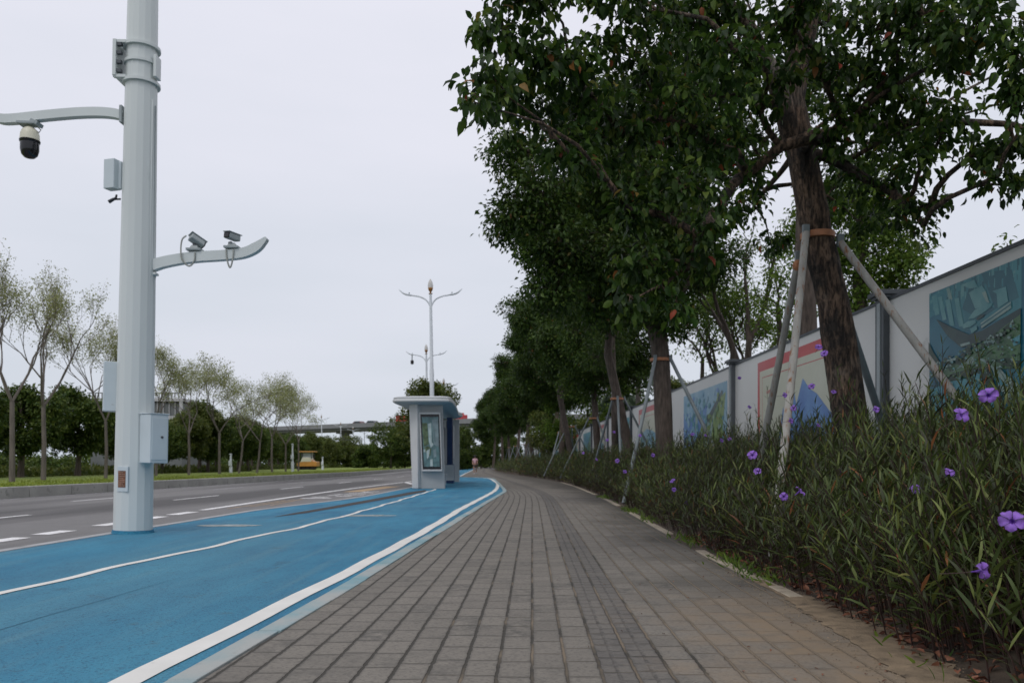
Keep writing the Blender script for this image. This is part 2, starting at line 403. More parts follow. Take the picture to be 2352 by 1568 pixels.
def clusters_leaves(rs, cents, crad, per, L, Wr=.55, T=T_SIMPLE, down=.35, out=.8):
    n = len(cents) * per
    C = np.repeat(cents, per, axis=0); r = np.repeat(crad, per)[:, None]
    d = nrm(rs.normal(size=(n, 3))); d[:, 2] *= .8
    pos = C + d * r * rs.uniform(.25, 1, (n, 1))
    D = d * out + rs.normal(size=(n, 3)) * .5 + np.array([0, 0, -down])
    U = np.array([0, 0, 1.0]) + rs.normal(size=(n, 3)) * .45
    l = L * rs.uniform(.6, 1.2, n)
    return leaves(T, pos, D, U, l, l * Wr)

def interp_poly(pts, t):
    n = len(pts) - 1; f = min(max(t, 0), .9999) * n; i = int(f); return Vector(pts[i]).lerp(Vector(pts[i + 1]), f - i)

def blob_tree(name, seed, base, trunk, trad, blobs, ncl, crad, per, L, leaf, bark, T=T_SIMPLE, Wr=.55, down=.35, limb_r=.06, zmin=.42, twigs=True, tn=14, extra=None, **kw):
    """trunk: world points, blobs: (centre, radius[, zscale]) world; all made relative to base"""
    rs = np.random.RandomState(seed); rnd = random.Random(seed); B = Vector(base)
    root = empty(name, B, **kw)
    tp = [Vector(p) - B for p in trunk]
    mb = MB()
    # smooth and roughen the trunk
    pts = []; rad = []
    k = 5
    for i in range(len(tp) - 1):
        for j in range(k):
            s = j / k; pts.append(tp[i].lerp(tp[i + 1], s)); rad.append((trad[i] * (1 - s) + trad[i + 1] * s) * rnd.uniform(.955, 1.05))
    pts.append(tp[-1]); rad.append(trad[-1]); rad[0] *= 1.25; rad[1] *= 1.1
    mb.tube(pts, rad, tn)
    if extra:
        for ep, er in extra: mb.tube([Vector(p) - B for p in ep], er, 9)
    cs = []; cr = []
    samples = [interp_poly(tp, q / 24) for q in range(6, 25)]
    nodes = [(p, abs(p.z - tp[-1].z * .45) * .05, -1) for p in samples if p.z > tp[-1].z * zmin]
    order = sorted(blobs, key=lambda bl: min(((Vector(bl[0]) - B) - nd[0]).length for nd in nodes))
    segs = []; paths = []
    for bl in order:
        c = Vector(bl[0]) - B; best = None
        for ni, (p, pl_, par) in enumerate(nodes):
            d = (p - c).length + .45 * pl_ + max(0, p.z - c.z + .15) * .9
            if best is None or d < best[0]: best = (d, ni)
        st, pl_, par = nodes[best[1]]
        ln_ = (c - st).length
        mid = st.lerp(c, .5) + Vector((rnd.uniform(-.12, .12), rnd.uniform(-.12, .12), .06 + .05 * rnd.random())) * ln_
        q1 = st.lerp(mid, .5) + Vector((rnd.uniform(-.05, .05), rnd.uniform(-.05, .05), .02)) * ln_; q3 = mid.lerp(c, .55)
        si = len(segs); segs.append([par, 1]); paths.append(([st, q1, mid, q3, c], pl_, bl))
        for p in (mid, q3, c): nodes.append((p, pl_ + (p - st).length, si))
    for i in range(len(segs) - 1, -1, -1):
        if segs[i][0] >= 0: segs[segs[i][0]][1] += segs[i][1]
    for (lp, pl_, bl), (par, cnt) in zip(paths, segs):
        r0 = limb_r * min(1.6, .38 * math.sqrt(cnt)); r1 = max(.006, r0 * (.7 if cnt > 1 else .25)); c = lp[-1]; r = bl[1]; zs = bl[2] if len(bl) > 2 else .8
        mb.tube(lp, [r0, r0 * .92 + r1 * .08, (r0 + r1) / 2, r1 * 1.1, r1 * .8], 7)
        n = max(3, int(ncl * bl[3])) if len(bl) > 3 else ncl
        d = nrm(rs.normal(size=(n, 3))); rr = r * rs.uniform(.25, 1.0, (n, 1)) ** .6
        q = d * rr; q[:, 2] *= zs
        q += np.array(c)
        for a in q:
            cs.append(a); cr.append(crad * rnd.uniform(.7, 1.25))
            if twigs and rnd.random() < .6:
                e = Vector(a); mb.tube([c.lerp(lp[3], rnd.random()), c.lerp(e, .5) + Vector((0, 0, .05)), e], [limb_r * .16, limb_r * .11, limb_r * .05], 4, caps=False)
    mb.build('trunk', bark, root, smooth=60)
    V, fs = clusters_leaves(rs, np.array(cs), np.array(cr), per, L, Wr, T, down)
    np_mesh('crown', V, fs, leaf, root)
    return root

def round_blobs(rs, n, c, rx, rz, br):
    """blobs scattered through an ellipsoid, more towards its skin"""
    o = []
    for i in range(n):
        d = Vector(nrm(rs.normal(size=(1, 3)))[0]); k = rs.uniform(.35, 1) ** .5
        o.append((Vector(c) + Vector((d.x * rx * k, d.y * rx * k, d.z * rz * k)), br * rs.uniform(.7, 1.2)))
    return o

# ================================================================== GROUND
XR = [(0, 1.48), (2.4, 1.56), (3.4, 1.66), (4.66, 1.776), (5.6, 1.85), (8, 1.86), (10.4, 1.95), (15.3, 2.13), (20, 2.30), (24, 2.37), (32, 2.45), (39, 2.36), (47, 1.95), (57, 1.1), (72, -.25), (90, -1.6), (120, -2.9), (171, -4.6)]
XL = [(0, -1.48), (3.4, -1.286), (5.86, -1.147), (12, -.86), (20, -.49), (25.5, -.22), (27, -.17), (28.5, -.2), (36, -.46), (44, -.80), (49, -.98), (52, -1.25), (55, -1.8), (57.5, -3.2), (59.5, -3.7), (80, -4.4), (122, -5.7), (171, -7.0)]
XC = [(0, 0), (19, .465), (23, .52), (27, .44), (32, .15), (40, -.4), (50, -1.0), (60, -1.7), (90, -3.6), (171, -6)]
def itp(tb, y): return float(np.interp(y, [a for a, b in tb], [b for a, b in tb]))
XF = [(-6, 4.99), (60, 4.26), (75, 3.6), (90, 2.4), (110, .4), (130, -.8)]
def bed_z(x, y):
    d = (x - itp(XR, y)) / 2.9; d = min(max(d, 0), 1); s = d * d * (3 - 2 * d); return .02 + .43 * s

def grid_sheet(name, ys, xa, xb, nx, z, mats, uvf=None, kind='structure', zf=None):
    V = []; UV = []
    for y in ys:
        a, b = xa(y), xb(y)
        for i in range(nx + 1):
            x = a + (b - a) * i / nx; V.append((x, y, zf(x, y) if zf else z)); UV.append((x - itp(XC, y), y))
    n = nx + 1; f = []
    for j in range(len(ys) - 1):
        for i in range(nx): f.append((j * n + i, j * n + i + 1, (j + 1) * n + i + 1, (j + 1) * n + i))
    o = np_mesh(name, V, [np.array(f)], mats, uv=UV); tag(o, kind=kind); return o
def lin(a, b, n): return list(np.linspace(a, b, n))

mb = MB(); mb.add([(-1500, -60, -.06), (1500, -60, -.06), (1500, 2500, -.06), (-1500, 2500, -.06)], [(0, 1, 2, 3)])
tag(mb.build('ground', M['field']), kind='structure')
mb = MB(); mb.add([(-13.9, -8, 0), (0, -8, 0), (0, 60, 0), (-2, 240, 0), (-19, 240, 0), (-11.8, 63, 0), (-13.2, 21, 0)], [(0, 1, 2, 3, 4, 5, 6)])
tag(mb.build('road', M['asphalt']), kind='structure')
ys = lin(-1, 60, 123) + lin(61, 171, 60)
grid_sheet('pavement', ys, lambda y: itp(XL, y), lambda y: itp(XR, y), 8, .008, M['paving'])
ys2 = lin(-1, 20, 60) + lin(21, 130, 80)
rsb = np.random.RandomState(3)
grid_sheet('soil_bed', ys2, lambda y: itp(XR, y) + .0, lambda y: itp(XR, y) + 16, 60, 0, M['soil'],
           zf=lambda x, y: (bed_z(x, y) + .02 * math.sin(x * 9 + y * 7) * (x - itp(XR, y) > .3) - .016))

# blue cycle path sheet: left edge polyline against the road
BL = [(0, -5.5), (8.4, -5.19), (10.8, -5.10), (12, -5.03), (15.9, -4.9), (20.5, -4.2), (23, -3.98), (33, -3.75), (36, -3.7), (46, -4.6), (58, -6.0), (70, -6.6), (114, -7.4), (171, -8.6)]
def BR(y): return itp(XL, y) - .125
grid_sheet('cycle_path', lin(0, 60, 121) + lin(61, 171, 56), lambda y: itp(BL, y), BR, 6, .006, M['blue'])

def ribbon(mb, pts, wd, z, m=0):
    """flat ribbon along ground points (x,y)"""
    vs = []
    for i, p in enumerate(pts):
        a = Vector(pts[max(i - 1, 0)]); b = Vector(pts[min(i + 1, len(pts) - 1)]); d = (b - a)
        n = Vector((-d.y, d.x)).normalized() * ((wd[i] if isinstance(wd, list) else wd) / 2)
        vs += [(p[0] + n.x, p[1] + n.y, z), (p[0] - n.x, p[1] - n.y, z)]
    return mb.add(vs, [(2 * i, 2 * i + 1, 2 * i + 3, 2 * i + 2) for i in range(len(pts) - 1)], m)
def dens(tb, a, b, st): 
    n = max(2, int((b - a) / st)); return [(itp(tb, y), y) for y in np.linspace(a, b, n)]

# kerb stones between path and paving (separate stones about 1 m long)
mb = MB(); y = .4; rr = random.Random(5)
while y < 54:
    y2 = min(y + 1.0, 54) - .012
    a0, a1 = itp(XL, y), itp(XL, y2); j = rr.uniform(-.006, .006)
    mb.prism([(a0 - .125 + j, y), (a0 - .004 + j, y), (a1 - .004 + j, y2), (a1 - .125 + j, y2)], -.05, .016 + rr.uniform(-.002, .003))
    y += 1.0
tag(mb.build('kerb', M['kerb'], bevel=.004), kind='structure')
mb = MB()
# thin kerb along the road side of the blue path
pts = dens(BL, .3, 33, .5)
for i in range(len(pts) - 1):
    (x0, y0), (x1, y1) = pts[i], pts[i + 1]
    mb.prism([(x0 - .13, y0), (x0 + .0, y0), (x1 + .0, y1 - .006), (x1 - .13, y1 - .006)], -.05, .014)
M['pale_kerb'] = simple('pale_kerb', (.38, .38, .38), .85, .15, 3, dirt=((.2, .2, .2), 5, .58))
tag(mb.build('road_side_kerb', M['pale_kerb'], bevel=.003), kind='structure')
mb = MB(); y = 2.0
while y < 40:                                             # edging stones between paving and bed, broken in places
    if not (0 < y < 4.9 or 8.2 < y < 10.2 or 15.4 < y < 17.4 or 22 < y < 24):
        a0, a1 = itp(XR, y), itp(XR, y + .49)
        mb.prism([(a0 + .003, y), (a0 + .10, y), (a1 + .10, y + .485), (a1 + .003, y + .485)], -.05, .018 + rr.uniform(-.004, .004))
    y += .5
tag(mb.build('bed_edging', M['edge_stone'], bevel=.006), kind='structure')

mb = MB()
TW = [(2.0, -1.63), (3.4, -1.575), (5.0, -1.47), (6.93, -1.345), (10.2, -1.195), (13, -1.1), (16.3, -1.02), (20, -.86), (24, -.69), (27, -.585), (30, -.555), (34, -.585), (38, -.66), (44, -.98), (48, -1.18), (51, -1.45)]
ribbon(mb, [(x + .008 * math.sin(y * 3.1), y) for x, y in dens(TW, 2, 51, .4)], .135, .011)
ribbon(mb, [(-1.45, 51.2), (-1.9, 53), (-2.6, 55.3), (-3.6, 57.3)], .16, .011)
ribbon(mb, [(-3.75, 59.5), (-4.45, 80), (-5.75, 122)], .12, .012)
TI = [(0, -3.75), (5.7, -3.54), (7.26, -3.42), (8.6, -3.28), (9.9, -3.18), (11.5, -3.0), (14.6, -2.86), (20, -2.76), (29.3, -2.68)]
ribbon(mb, [(x + .022 * math.sin(y * 2.3) + .012 * math.sin(y * 5.1), y) for x, y in dens(TI, 1, 29.3, .25)], .085, .011)
tag(mb.build('path_line', M['strip_paint']), kind='structure')

mb = MB()
def dash(x0, y0, x1, y1, wd, m=0, z=.005): ribbon(mb, [(x0, y0), (x1, y1)], wd, z, m)
y = 1.3
for i, (a, b) in enumerate([(6.1, 7.1), (7.7, 8.7), (9.2, 10.1), (10.5, 11.15), (12.0, 12.8), (13.2, 14.15), (14.6, 15.5)]):
    xa = -6.0; dash(xa, a, xa + .02, b, .24)
ribbon(mb, [(-6.03, 16.1), (-5.98, 24), (-5.85, 30), (-5.35, 40), (-4.9, 47)], .17, .005)
for k in range(-1, 12):
    y0 = 11.6 + 9 * k - .0; dash(-8.75 + .016 * y0, y0, -8.75 + .016 * (y0 + 3), y0 + 3, .11)
for k in range(0, 12):
    y0 = 10.9 + 9 * k; dash(-10.9 + .016 * y0, y0, -10.9 + .016 * (y0 + 3), y0 + 3, .11, m=(1 if k > 1 else 0))
ribbon(mb, [(-12.95, 10), (-12.75, 21), (-11.5, 63), (-14.5, 150)], .12, .005, 2)
for k in range(3):                                       # merging yellow hatch lines
    ribbon(mb, [(-5.7 + .22 * k, 16.6 + .7 * k), (-5.62 + .14 * k, 20.5 + .3 * k)], .05, .005, 3)
ribbon(mb, [(-5.15, 26.5), (-4.75, 33)], .6, .005, 3)
for (x0, y0, x1, y1, wd) in [(-5.5, 21.6, -4.95, 21.9, .34), (-5.45, 22.5, -5.0, 22.5, .2), (-4.95, 21.7, -4.75, 21.7, .3), (-4.9, 23.0, -4.5, 23.2, .3), (-4.85, 23.9, -4.3, 24.0, .2), (-5.0, 24.7, -4.35, 24.7, .2),
                             (-5.05, 25.6, -4.3, 25.7, .22), (-4.75, 26.2, -4.6, 26.6, .2), (-5.2, 23.4, -5.05, 24.6, .1), (-5.0, 26.6, -4.3, 26.8, .2)]:
    dash(x0, y0, x1, y1, wd)
dash(-5.3, 41, -4.35, 36.5, .28); dash(-5.0, 45, -4.3, 41.5, .28)
tag(mb.build('road_marking', [M['road_line'], M['faint_line'], M['faint_line'], M['yellow_line']]), kind='structure')

def ellipse(mb, c, rx, ry, z, seed, n=26, jag=.12, m=0, rot=0):
    r = random.Random(seed); vs = [(c[0], c[1], z)]
    for k in range(n):
        a = 2 * math.pi * k / n; q = 1 + r.uniform(-jag, jag); x, y = math.cos(a) * rx * q, math.sin(a) * ry * q
        vs.append((c[0] + x * math.cos(rot) - y * math.sin(rot), c[1] + x * math.sin(rot) + y * math.cos(rot), z))
    return mb.add(vs, [(0, 1 + k, 1 + (k + 1) % n) for k in range(n)], m)
M['patch'] = simple('bare_patch', (.34, .38, .37), .85, .3, 5, dirt=((.10, .17, .2), 6, .5))
M['strip_dark'] = simple('uncoated_asphalt', (.042, .038, .036), .9, .25, 12, bump=.4)
mb = MB(); ellipse(mb, (-4.12, 12.0), .46, .20, .010, 1); ellipse(mb, (-2.5, 14.3), .40, .24, .010, 2, jag=.3)
tag(mb.build('worn_patch', M['patch']), kind='structure')
mb = MB(); ribbon(mb, [(-4.0, 14.0), (-3.86, 15), (-3.66, 17.2), (-3.45, 20), (-3.2, 23.5), (-3.0, 26.6), (-2.95, 28.2)], [.03, .22, .28, .34, .38, .42, .08], .010)
tag(mb.build('drain_strip', M['strip_dark']), kind='structure')

M['hairline'] = simple('hairline_joint', (.02, .11, .18), .9, .3, 12)
mb = MB(); ribbon(mb, [(-2.76, 4.4), (-2.74, 4.9), (-2.69, 5.4), (-2.66, 5.95), (-2.60, 6.5)], [.007, .007, .006, .006, .003], .0095)
tag(mb.build('coating_joint', M['hairline']), kind='structure')
M['sand'] = simple('spilled_sand', (.22, .165, .105), .95, .3, 9, bump=.8, bscale=80, dirt=((.10, .075, .05), 7, .56))
mb = MB(); vs = []; rz_ = random.Random(12); yy_ = list(np.linspace(1.6, 6.3, 70))
for q in yy_:
    e_ = itp(XR, q); k_ = min(1, (6.4 - q) / 1.5)
    a_ = e_ - .02 - .05 * rz_.random() * k_; b_ = e_ + (.16 + .14 * rz_.random()) * k_
    vs += [(a_, q, .0125), (e_ + .06, q, .020), (b_, q, bed_z(b_, q) - .012)]
mb.add(vs, [(3 * i + j, 3 * i + j + 1, 3 * i + j + 4, 3 * i + j + 3) for i in range(69) for j in range(2)])
tag(mb.build('sand_spill', M['sand'], smooth=60), kind='structure')
# far kerb and planted median
mb = MB()
MK = [(-8, -14.3), (21.1, -13.1), (42, -12.4), (63, -12.0), (100, -13.2), (200, -18)]
pts = dens(MK, -4, 195, 2.0)
for i in range(len(pts) - 1):
    (x0, y0), (x1, y1) = pts[i], pts[i + 1]
    mb.prism([(x0 - .22, y0), (x0, y0), (x1, y1 - .03), (x1 - .22, y1 - .03)], -.05, .30)
tag(mb.build('median_kerb', M['concrete'], bevel=.02), kind='structure')
def med_z(x, y):
    d = min(max((itp(MK, y) - .22 - x) / 5, 0), 1); return .27 + .06 * d
grid_sheet('verge', lin(-4, 200, 80), lambda y: itp(MK, y) - 16, lambda y: itp(MK, y) - .21, 8, 0, M['grass'], zf=med_z)
# grass tufts of the verge
rs = np.random.RandomState(8); n = 26000
yy = 12 + 90 * rs.uniform(0, 1, n) ** 1.5; xx = np.array([itp(MK, a) for a in yy]) - .25 - rs.uniform(0, 5.0, n)
pos = np.stack([xx, yy, np.full(n, .27)], 1); D = np.stack([rs.normal(0, .4, n), rs.normal(0, .4, n), np.ones(n)], 1)
V, fs = leaves(T_SIMPLE, pos, D, rs.normal(size=(n, 3)), rs.uniform(.04, .10, n), rs.uniform(.02, .05, n))
tag(np_mesh('verge_grass', V, fs, M['grassblade']), 'bright green mown grass on the raised median verge', 'grass', kind='stuff')

# ================================================================== SMART POLE
BX, BY = -4.925, 10.75
pole = empty('camera_pole', (BX, BY, 0), 'tall white faceted steel pole with cabinets and cameras standing on the blue path', 'pole')
pole.rotation_euler = (0, R(1.08), 0)
mpp = BY / F
def pl(x, y, dy=0.0):
    Z = CAMH - (y - HZ) * mpp; return Vector(((x - CX) * mpp - BX - .0189 * Z, dy, Z))
mb = MB(); prof = [(.246, .006), (.240, .03), (.238, .5), (.232, 1.5), (.208, 4.5), (.186, 6.9), (.16, 10.0)]
mb.lathe(prof, n=16, rot=(0, 0, R(11)))
mb.build('pole_shaft', M['white_pole'], pole, bevel=.012)
mb = MB(); mb.lathe([(.262, .006), (.258, .016), (.247, .05)], n=24)
mb.build('base_paint_ring', M['blue'], pole)
# bracket with rings
br = empty('collar_bracket', (0, 0, 0)); br.parent = pole
mb = MB()
for (yy_, rr_) in ((113, .228), (150, .216), (195, .232)):
    z = pl(310, yy_).z; mb.lathe([(rr_, z - .018), (rr_, z + .018)], n=28)
mb.build('ring', M['white_pole'], br, smooth=30)
mb = MB(); z0, z1 = pl(0, 190).z, pl(0, 108).z
mb.box((-.262, -.06, (z0 + z1) / 2), (.045, .30, z1 - z0)); mb.build('mounting_plate', M['white_pole'], br, bevel=.006)
for zq in (z0, z1 - .02):
    mb = MB(); mb.box((-.2, -.17, zq), (.16, .05, .035)); mb.build('bracket_arm', M['white_pole'], br)
mb = MB(); mb.box((.222, -.05, pl(0, 160).z), (.04, .15, .28)); mb.build('cover_plate', M['white_pole'], br, bevel=.006)
for q in (118, 137, 158, 178):
    mb = MB(); mb.box((-.21, -.17, pl(0, q).z), (.06, .05, .04)); mb.build('bolt', M['dark_metal'], br)
# left arm
def rect_arm(path, h, d, y0):
    m = MB(); vs = []
    for i, (x, y) in enumerate(path):
        a = Vector(path[max(i - 1, 0)]); b = Vector(path[min(i + 1, len(path) - 1)]); tt = (b - a).normalized(); nn = Vector((-tt.y, tt.x))
        hh = h[i] if isinstance(h, list) else h
        for s1, s2 in ((-1, -1), (1, -1), (1, 1), (-1, 1)):
            c = Vector((x, y)) + nn * (s1 * hh / 2); q = pl(c.x, c.y, y0 + s2 * d / 2); vs.append(q)
    k = len(path); fs = [(3, 2, 1, 0), tuple(4 * (k - 1) + j for j in range(4))]
    for i in range(k - 1):
        for j in range(4): fs.append((4 * i + j, 4 * i + (j + 1) % 4, 4 * i + 4 + (j + 1) % 4, 4 * i + 4 + j))
    return m.add(vs, fs)
def sm(pts, n=5):
    o = []
    for i in range(len(pts) - 1):
        p0 = Vector(pts[max(i - 1, 0)]); p1 = Vector(pts[i]); p2 = Vector(pts[i + 1]); p3 = Vector(pts[min(i + 2, len(pts) - 1)])
        for j in range(n):
            t = j / n; o.append(.5 * ((2 * p1) + (p2 - p0) * t + (2 * p0 - 5 * p1 + 4 * p2 - p3) * t * t + (3 * p1 - p0 - 3 * p2 + p3) * t ** 3))
    o.append(Vector(pts[-1])); return o
la = rect_arm(sm([(284, 268), (262, 263), (228, 261), (180, 263), (120, 269), (80, 274), (30, 280), (0, 279), (-40, 262), (-70, 235)]), 20, .10, 0).build('camera_arm', M['white_pole'], pole, smooth=35)
mb = MB(); mb.box(pl(282, 266), (.035, .14, .22)); mb.build('flange', M['grey_metal'], la, bevel=.004)
dc = empty('dome_camera', (0, 0, 0)); dc.parent = pole
c = pl(69, 300)
mb = MB(); mb.box(pl(66, 290), (.24, .16, .035)); mb.box(pl(84, 288), (.10, .15, .05), (0, R(25), 0)); mb.build('mount', M['grey_metal'], dc, bevel=.005)
z = lambda y: pl(0, y).z
mb = MB(); mb.lathe([(.05, z(298)), (.095, z(305)), (.112, z(313)), (.118, z(328))], (c.x, 0, 0), 24); mb.build('camera_hood', M['cream'], dc, smooth=40)
mb = MB(); mb.lathe([(.125, z(328)), (.122, z(332)), (.112, z(334)), (.112, z(350)), (.095, z(361)), (.06, z(367)), (.02, z(369))], (c.x, 0, 0), 24); mb.build('dome', M['black'], dc, smooth=40)
mb = MB(); mb.tube([pl(86, 296), pl(94, 303), pl(90, 309), pl(82, 306)], .008, 6); mb.build('cable', M['cable'], dc)
# small box and antenna
mb = MB(); mb.box(pl(260, 404) + Vector((0, -.02, 0)), (.165, .13, .38), (0, 0, R(-18))); mb.box(pl(276, 404), (.05, .06, .36)); mb.build('junction_box', M['box_paint'], pole, bevel=.008)
mb = MB(); mb.tube([pl(268, 448), pl(266, 456), pl(260, 459), pl(250, 465)], [.012, .016, .02, .024], 8); mb.tube([pl(262, 459), pl(277, 458)], .012, 6); mb.build('antenna', M['black'], pole)
# conduit on the right
mb = MB(); mb.box((.222, -.09, 0), (.0, 0, 0)) if False else None
p0, p1 = pl(357, 236), pl(347, 812)
mb.tube([p0 + Vector((-.01, -.07, 0)), p1 + Vector((-.01, -.07, 0))], .026, 4); mb.build('conduit', M['white_pole'], pole)
mb = MB(); mb.tube([p0 + Vector((.018, -.03, -.05)), p1 + Vector((.018, -.03, 0))], .008, 5); mb.build('conduit_cable', M['grey_metal'], pole)
# right arm
hs = sm([(352, 610), (375, 602), (412, 594), (455, 588), (517, 583), (560, 577), (590, 563), (614, 542)])
hh = [24 - 2 * i / len(hs) * 2 for i in range(len(hs) - 6)] + [20, 18, 15, 12, 9, 5]
ra = rect_arm([tuple(p) for p in hs], hh, .10, 0).build('camera_arm', M['white_pole'], pole, smooth=35)
mb = MB(); mb.box(pl(349, 614), (.05, .16, .24)); mb.box(pl(356, 629), (.06, .10, .03)); mb.build('flange', M['white_pole'], ra, bevel=.005)
def bullet(cx, cy, rot, front):
    cam_ = empty('bullet_camera', (0, 0, 0)); cam_.parent = pole
    m = MB(); m.box(pl(cx + (0 if front else -4), 572 if not front else 565), (.19, .15, .03)); m.box(pl(cx + (0 if front else -4), 566 if not front else 559), (.12, .11, .05), top=.6)
    m.build('mount', M['grey_metal'], cam_, bevel=.004)
    m = MB(); m.tube([pl(cx - 4, 565 if not front else 560), pl(cx - 5, 552)], .028, 8); m.build('swivel', M['dark_metal'], cam_)
    m = MB(); m.box(pl(cx, cy), (.105, .19, .08), rot); h = m.build('camera_body', M['grey_metal'], cam_, bevel=.015)
    rm = Euler(rot).to_matrix()
    m = MB(); m.box(pl(cx, cy) + rm @ Vector((0, 0, .047)), (.118, .225, .010), rot); m.build('sun_shield', M['grey_metal'], cam_, bevel=.003)
    m = MB(); m.box(pl(cx, cy) + rm @ Vector((0, -.098, 0)), (.095, .02, .072), rot); m.build('lens_window', M['black'], cam_, bevel=.01)
    return cam_
bullet(452, 551, (R(28), R(18), R(140)), False)
bullet(534, 540, (R(-2), R(4), R(-28)), True)
mb = MB(); mb.tube(sm([tuple(pl(432, 542, -.06)), tuple(pl(424, 552, -.08)), tuple(pl(421, 575, -.08)), tuple(pl(424, 598, -.08)), tuple(pl(438, 611, -.06)), tuple(pl(450, 600, -.06)), tuple(pl(452, 580, -.06))]), .011, 6); mb.build('loop_cable', M['cable'], ra, smooth=60); mb = MB()
mb.tube(sm([tuple(pl(523, 572, -.06)), tuple(pl(525, 594, -.06)), tuple(pl(532, 613, -.06)), tuple(pl(538, 594, -.06)), tuple(pl(540, 572, -.06))]), .011, 6)
mb.build('loop_cable', M['cable'], ra, smooth=60)
# cabinets
mb = MB(); mb.box(pl(250, 889) + Vector((.01, .02, 0)), (.24, .17, .64), (0, 0, R(-62))); mb.build('cabinet', M['box_paint'], pole, bevel=.008)
cab = empty('cabinet', pl(366, 1007) + Vector((0, -.16, 0))); cab.parent = pole; cab.rotation_euler = (0, 0, R(55))
mb = MB(); mb.box((0, 0, 0), (.25, .24, .62)); mb.build('cabinet_body', M['box_paint'], cab, bevel=.008)
mb = MB(); mb.box((.0, -.124, .0), (.21, .010, .54)); mb.build('cabinet_door', M['box_paint'], cab, bevel=.004)
mb = MB(); mb.lathe([(.016, 0), (.016, .012)], (.03, -.128, .02), 12, rot=(R(90), 0, 0)); mb.build('lock', M['dark_metal'], cab)
mb = MB(); mb.box((0, 0, .318), (.27, .26, .012)); mb.build('cabinet_lid', M['box_paint'], cab, bevel=.003)
# access plaque
pq = empty('access_panel', pl(300, 1099) + Vector((.01, -.232, 0))); pq.parent = pole; pq.rotation_euler = (0, 0, R(-12))
mb = MB(); mb.box((0, 0, 0), (.155, .02, .32)); mb.build('panel_frame', M['box_paint'], pq, bevel=.005)
mb = MB(); mb.box((-.008, -.012, -.0), (.105, .006, .21)); 
M['plaque'] = simple('printed_plate', (.16, .06, .03), .5, .5, 14); mb.build('name_plate', M['plaque'], pq)
mb = MB()
for k in range(8):
    for j in range(4 if k % 3 else 3): mb.box((-.045 + j * .024, -.0165, .085 - k * .024), (.017, .002, .007))
M['plaque_ink'] = simple('plate_lettering', (.45, .30, .22), .5, .2); mb.build('lettering', M['plaque_ink'], pq)

# ================================================================== BUS SHELTER
sh = empty('bus_shelter', (-3.0, 30, .006), 'grey bus shelter with curved flat roof and a framed poster on its end wall', 'bus shelter')
def S(x, y, z): return (x + 3.0, y - 30, z)
M['shelter_grey'] = simple('shelter_panel', (.45, .47, .475), .45, .05, 1.0, dirt=((.25, .27, .28), 2, .64))
M['shelter_light'] = simple('shelter_trim', (.56, .58, .585), .4, .04)
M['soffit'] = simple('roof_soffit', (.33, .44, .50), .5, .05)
M['navy'] = simple('navy_panel', (.012, .045, .14), .4, .15)
M['tint'] = simple('tinted_glass', (.03, .05, .055), .08, .2)
mb = MB(); wv = []
for zz, xo in ((0, 0), (3.05, -.10)): wv += [S(-3.42 + xo, 29.9, zz), S(-2.44 + xo, 30.1, zz), S(-2.44 + xo, 30.32, zz), S(-3.42 + xo, 30.25, zz)]
mb.add(wv, [(3, 2, 1, 0), (4, 5, 6, 7), (0, 1, 5, 4), (1, 2, 6, 5), (2, 3, 7, 6), (3, 0, 4, 7)])
mb.build('end_wall', M['shelter_grey'], sh, bevel=.01)
mb = MB()
vs = []
for zz, xo in ((0, 0), (3.05, -.12)):
    vs += [S(-3.62 + xo, 29.95, zz), S(-3.38 + xo * .2, 29.72, zz), S(-3.30, 29.9, zz), S(-3.42, 30.6, zz)]
mb.add(vs, [(3, 2, 1, 0), (4, 5, 6, 7), (0, 1, 5, 4), (1, 2, 6, 5), (2, 3, 7, 6), (3, 0, 4, 7)])
mb.build('corner_column', M['shelter_light'], sh, bevel=.03)
fr = MB(); fz0, fz1 = .90 - (1078 - HZ) / F * 29.8, .90 - (951 - HZ) / F * 29.8
x0, x1 = -3.33, -2.54
vs_ = [(-3.31, fz1), (-2.62, fz1), (-2.55, fz0), (-3.22, fz0)]
def wall_quad(m, q, y0, y1, mm=0):
    m.prismy([(a + 3.0, b) for a, b in q], y0 - 30, y1 - 30, mm)
def qi(u, v):
    a = Vector(vs_[0]).lerp(Vector(vs_[1]), u); b = Vector(vs_[3]).lerp(Vector(vs_[2]), u); return tuple(a.lerp(b, v))
for (ua, ub, va, vb) in ((-.05, .0, -.03, 1.03), (1.0, 1.04, -.03, 1.03), (0, 1, -.03, 0), (0, 1, 1.0, 1.03)):
    wall_quad(fr, [qi(ua, vb), qi(ub, vb), qi(ub, va), qi(ua, va)], 29.80, 30.05)
pf = fr.build('poster_case', M['shelter_light'], sh)
mb = MB(); wall_quad(mb, [qi(0, 1), qi(1, 1), qi(1, 0), qi(0, 0)], 29.86, 30.04); mb.build('black_surround', M['black'], pf)
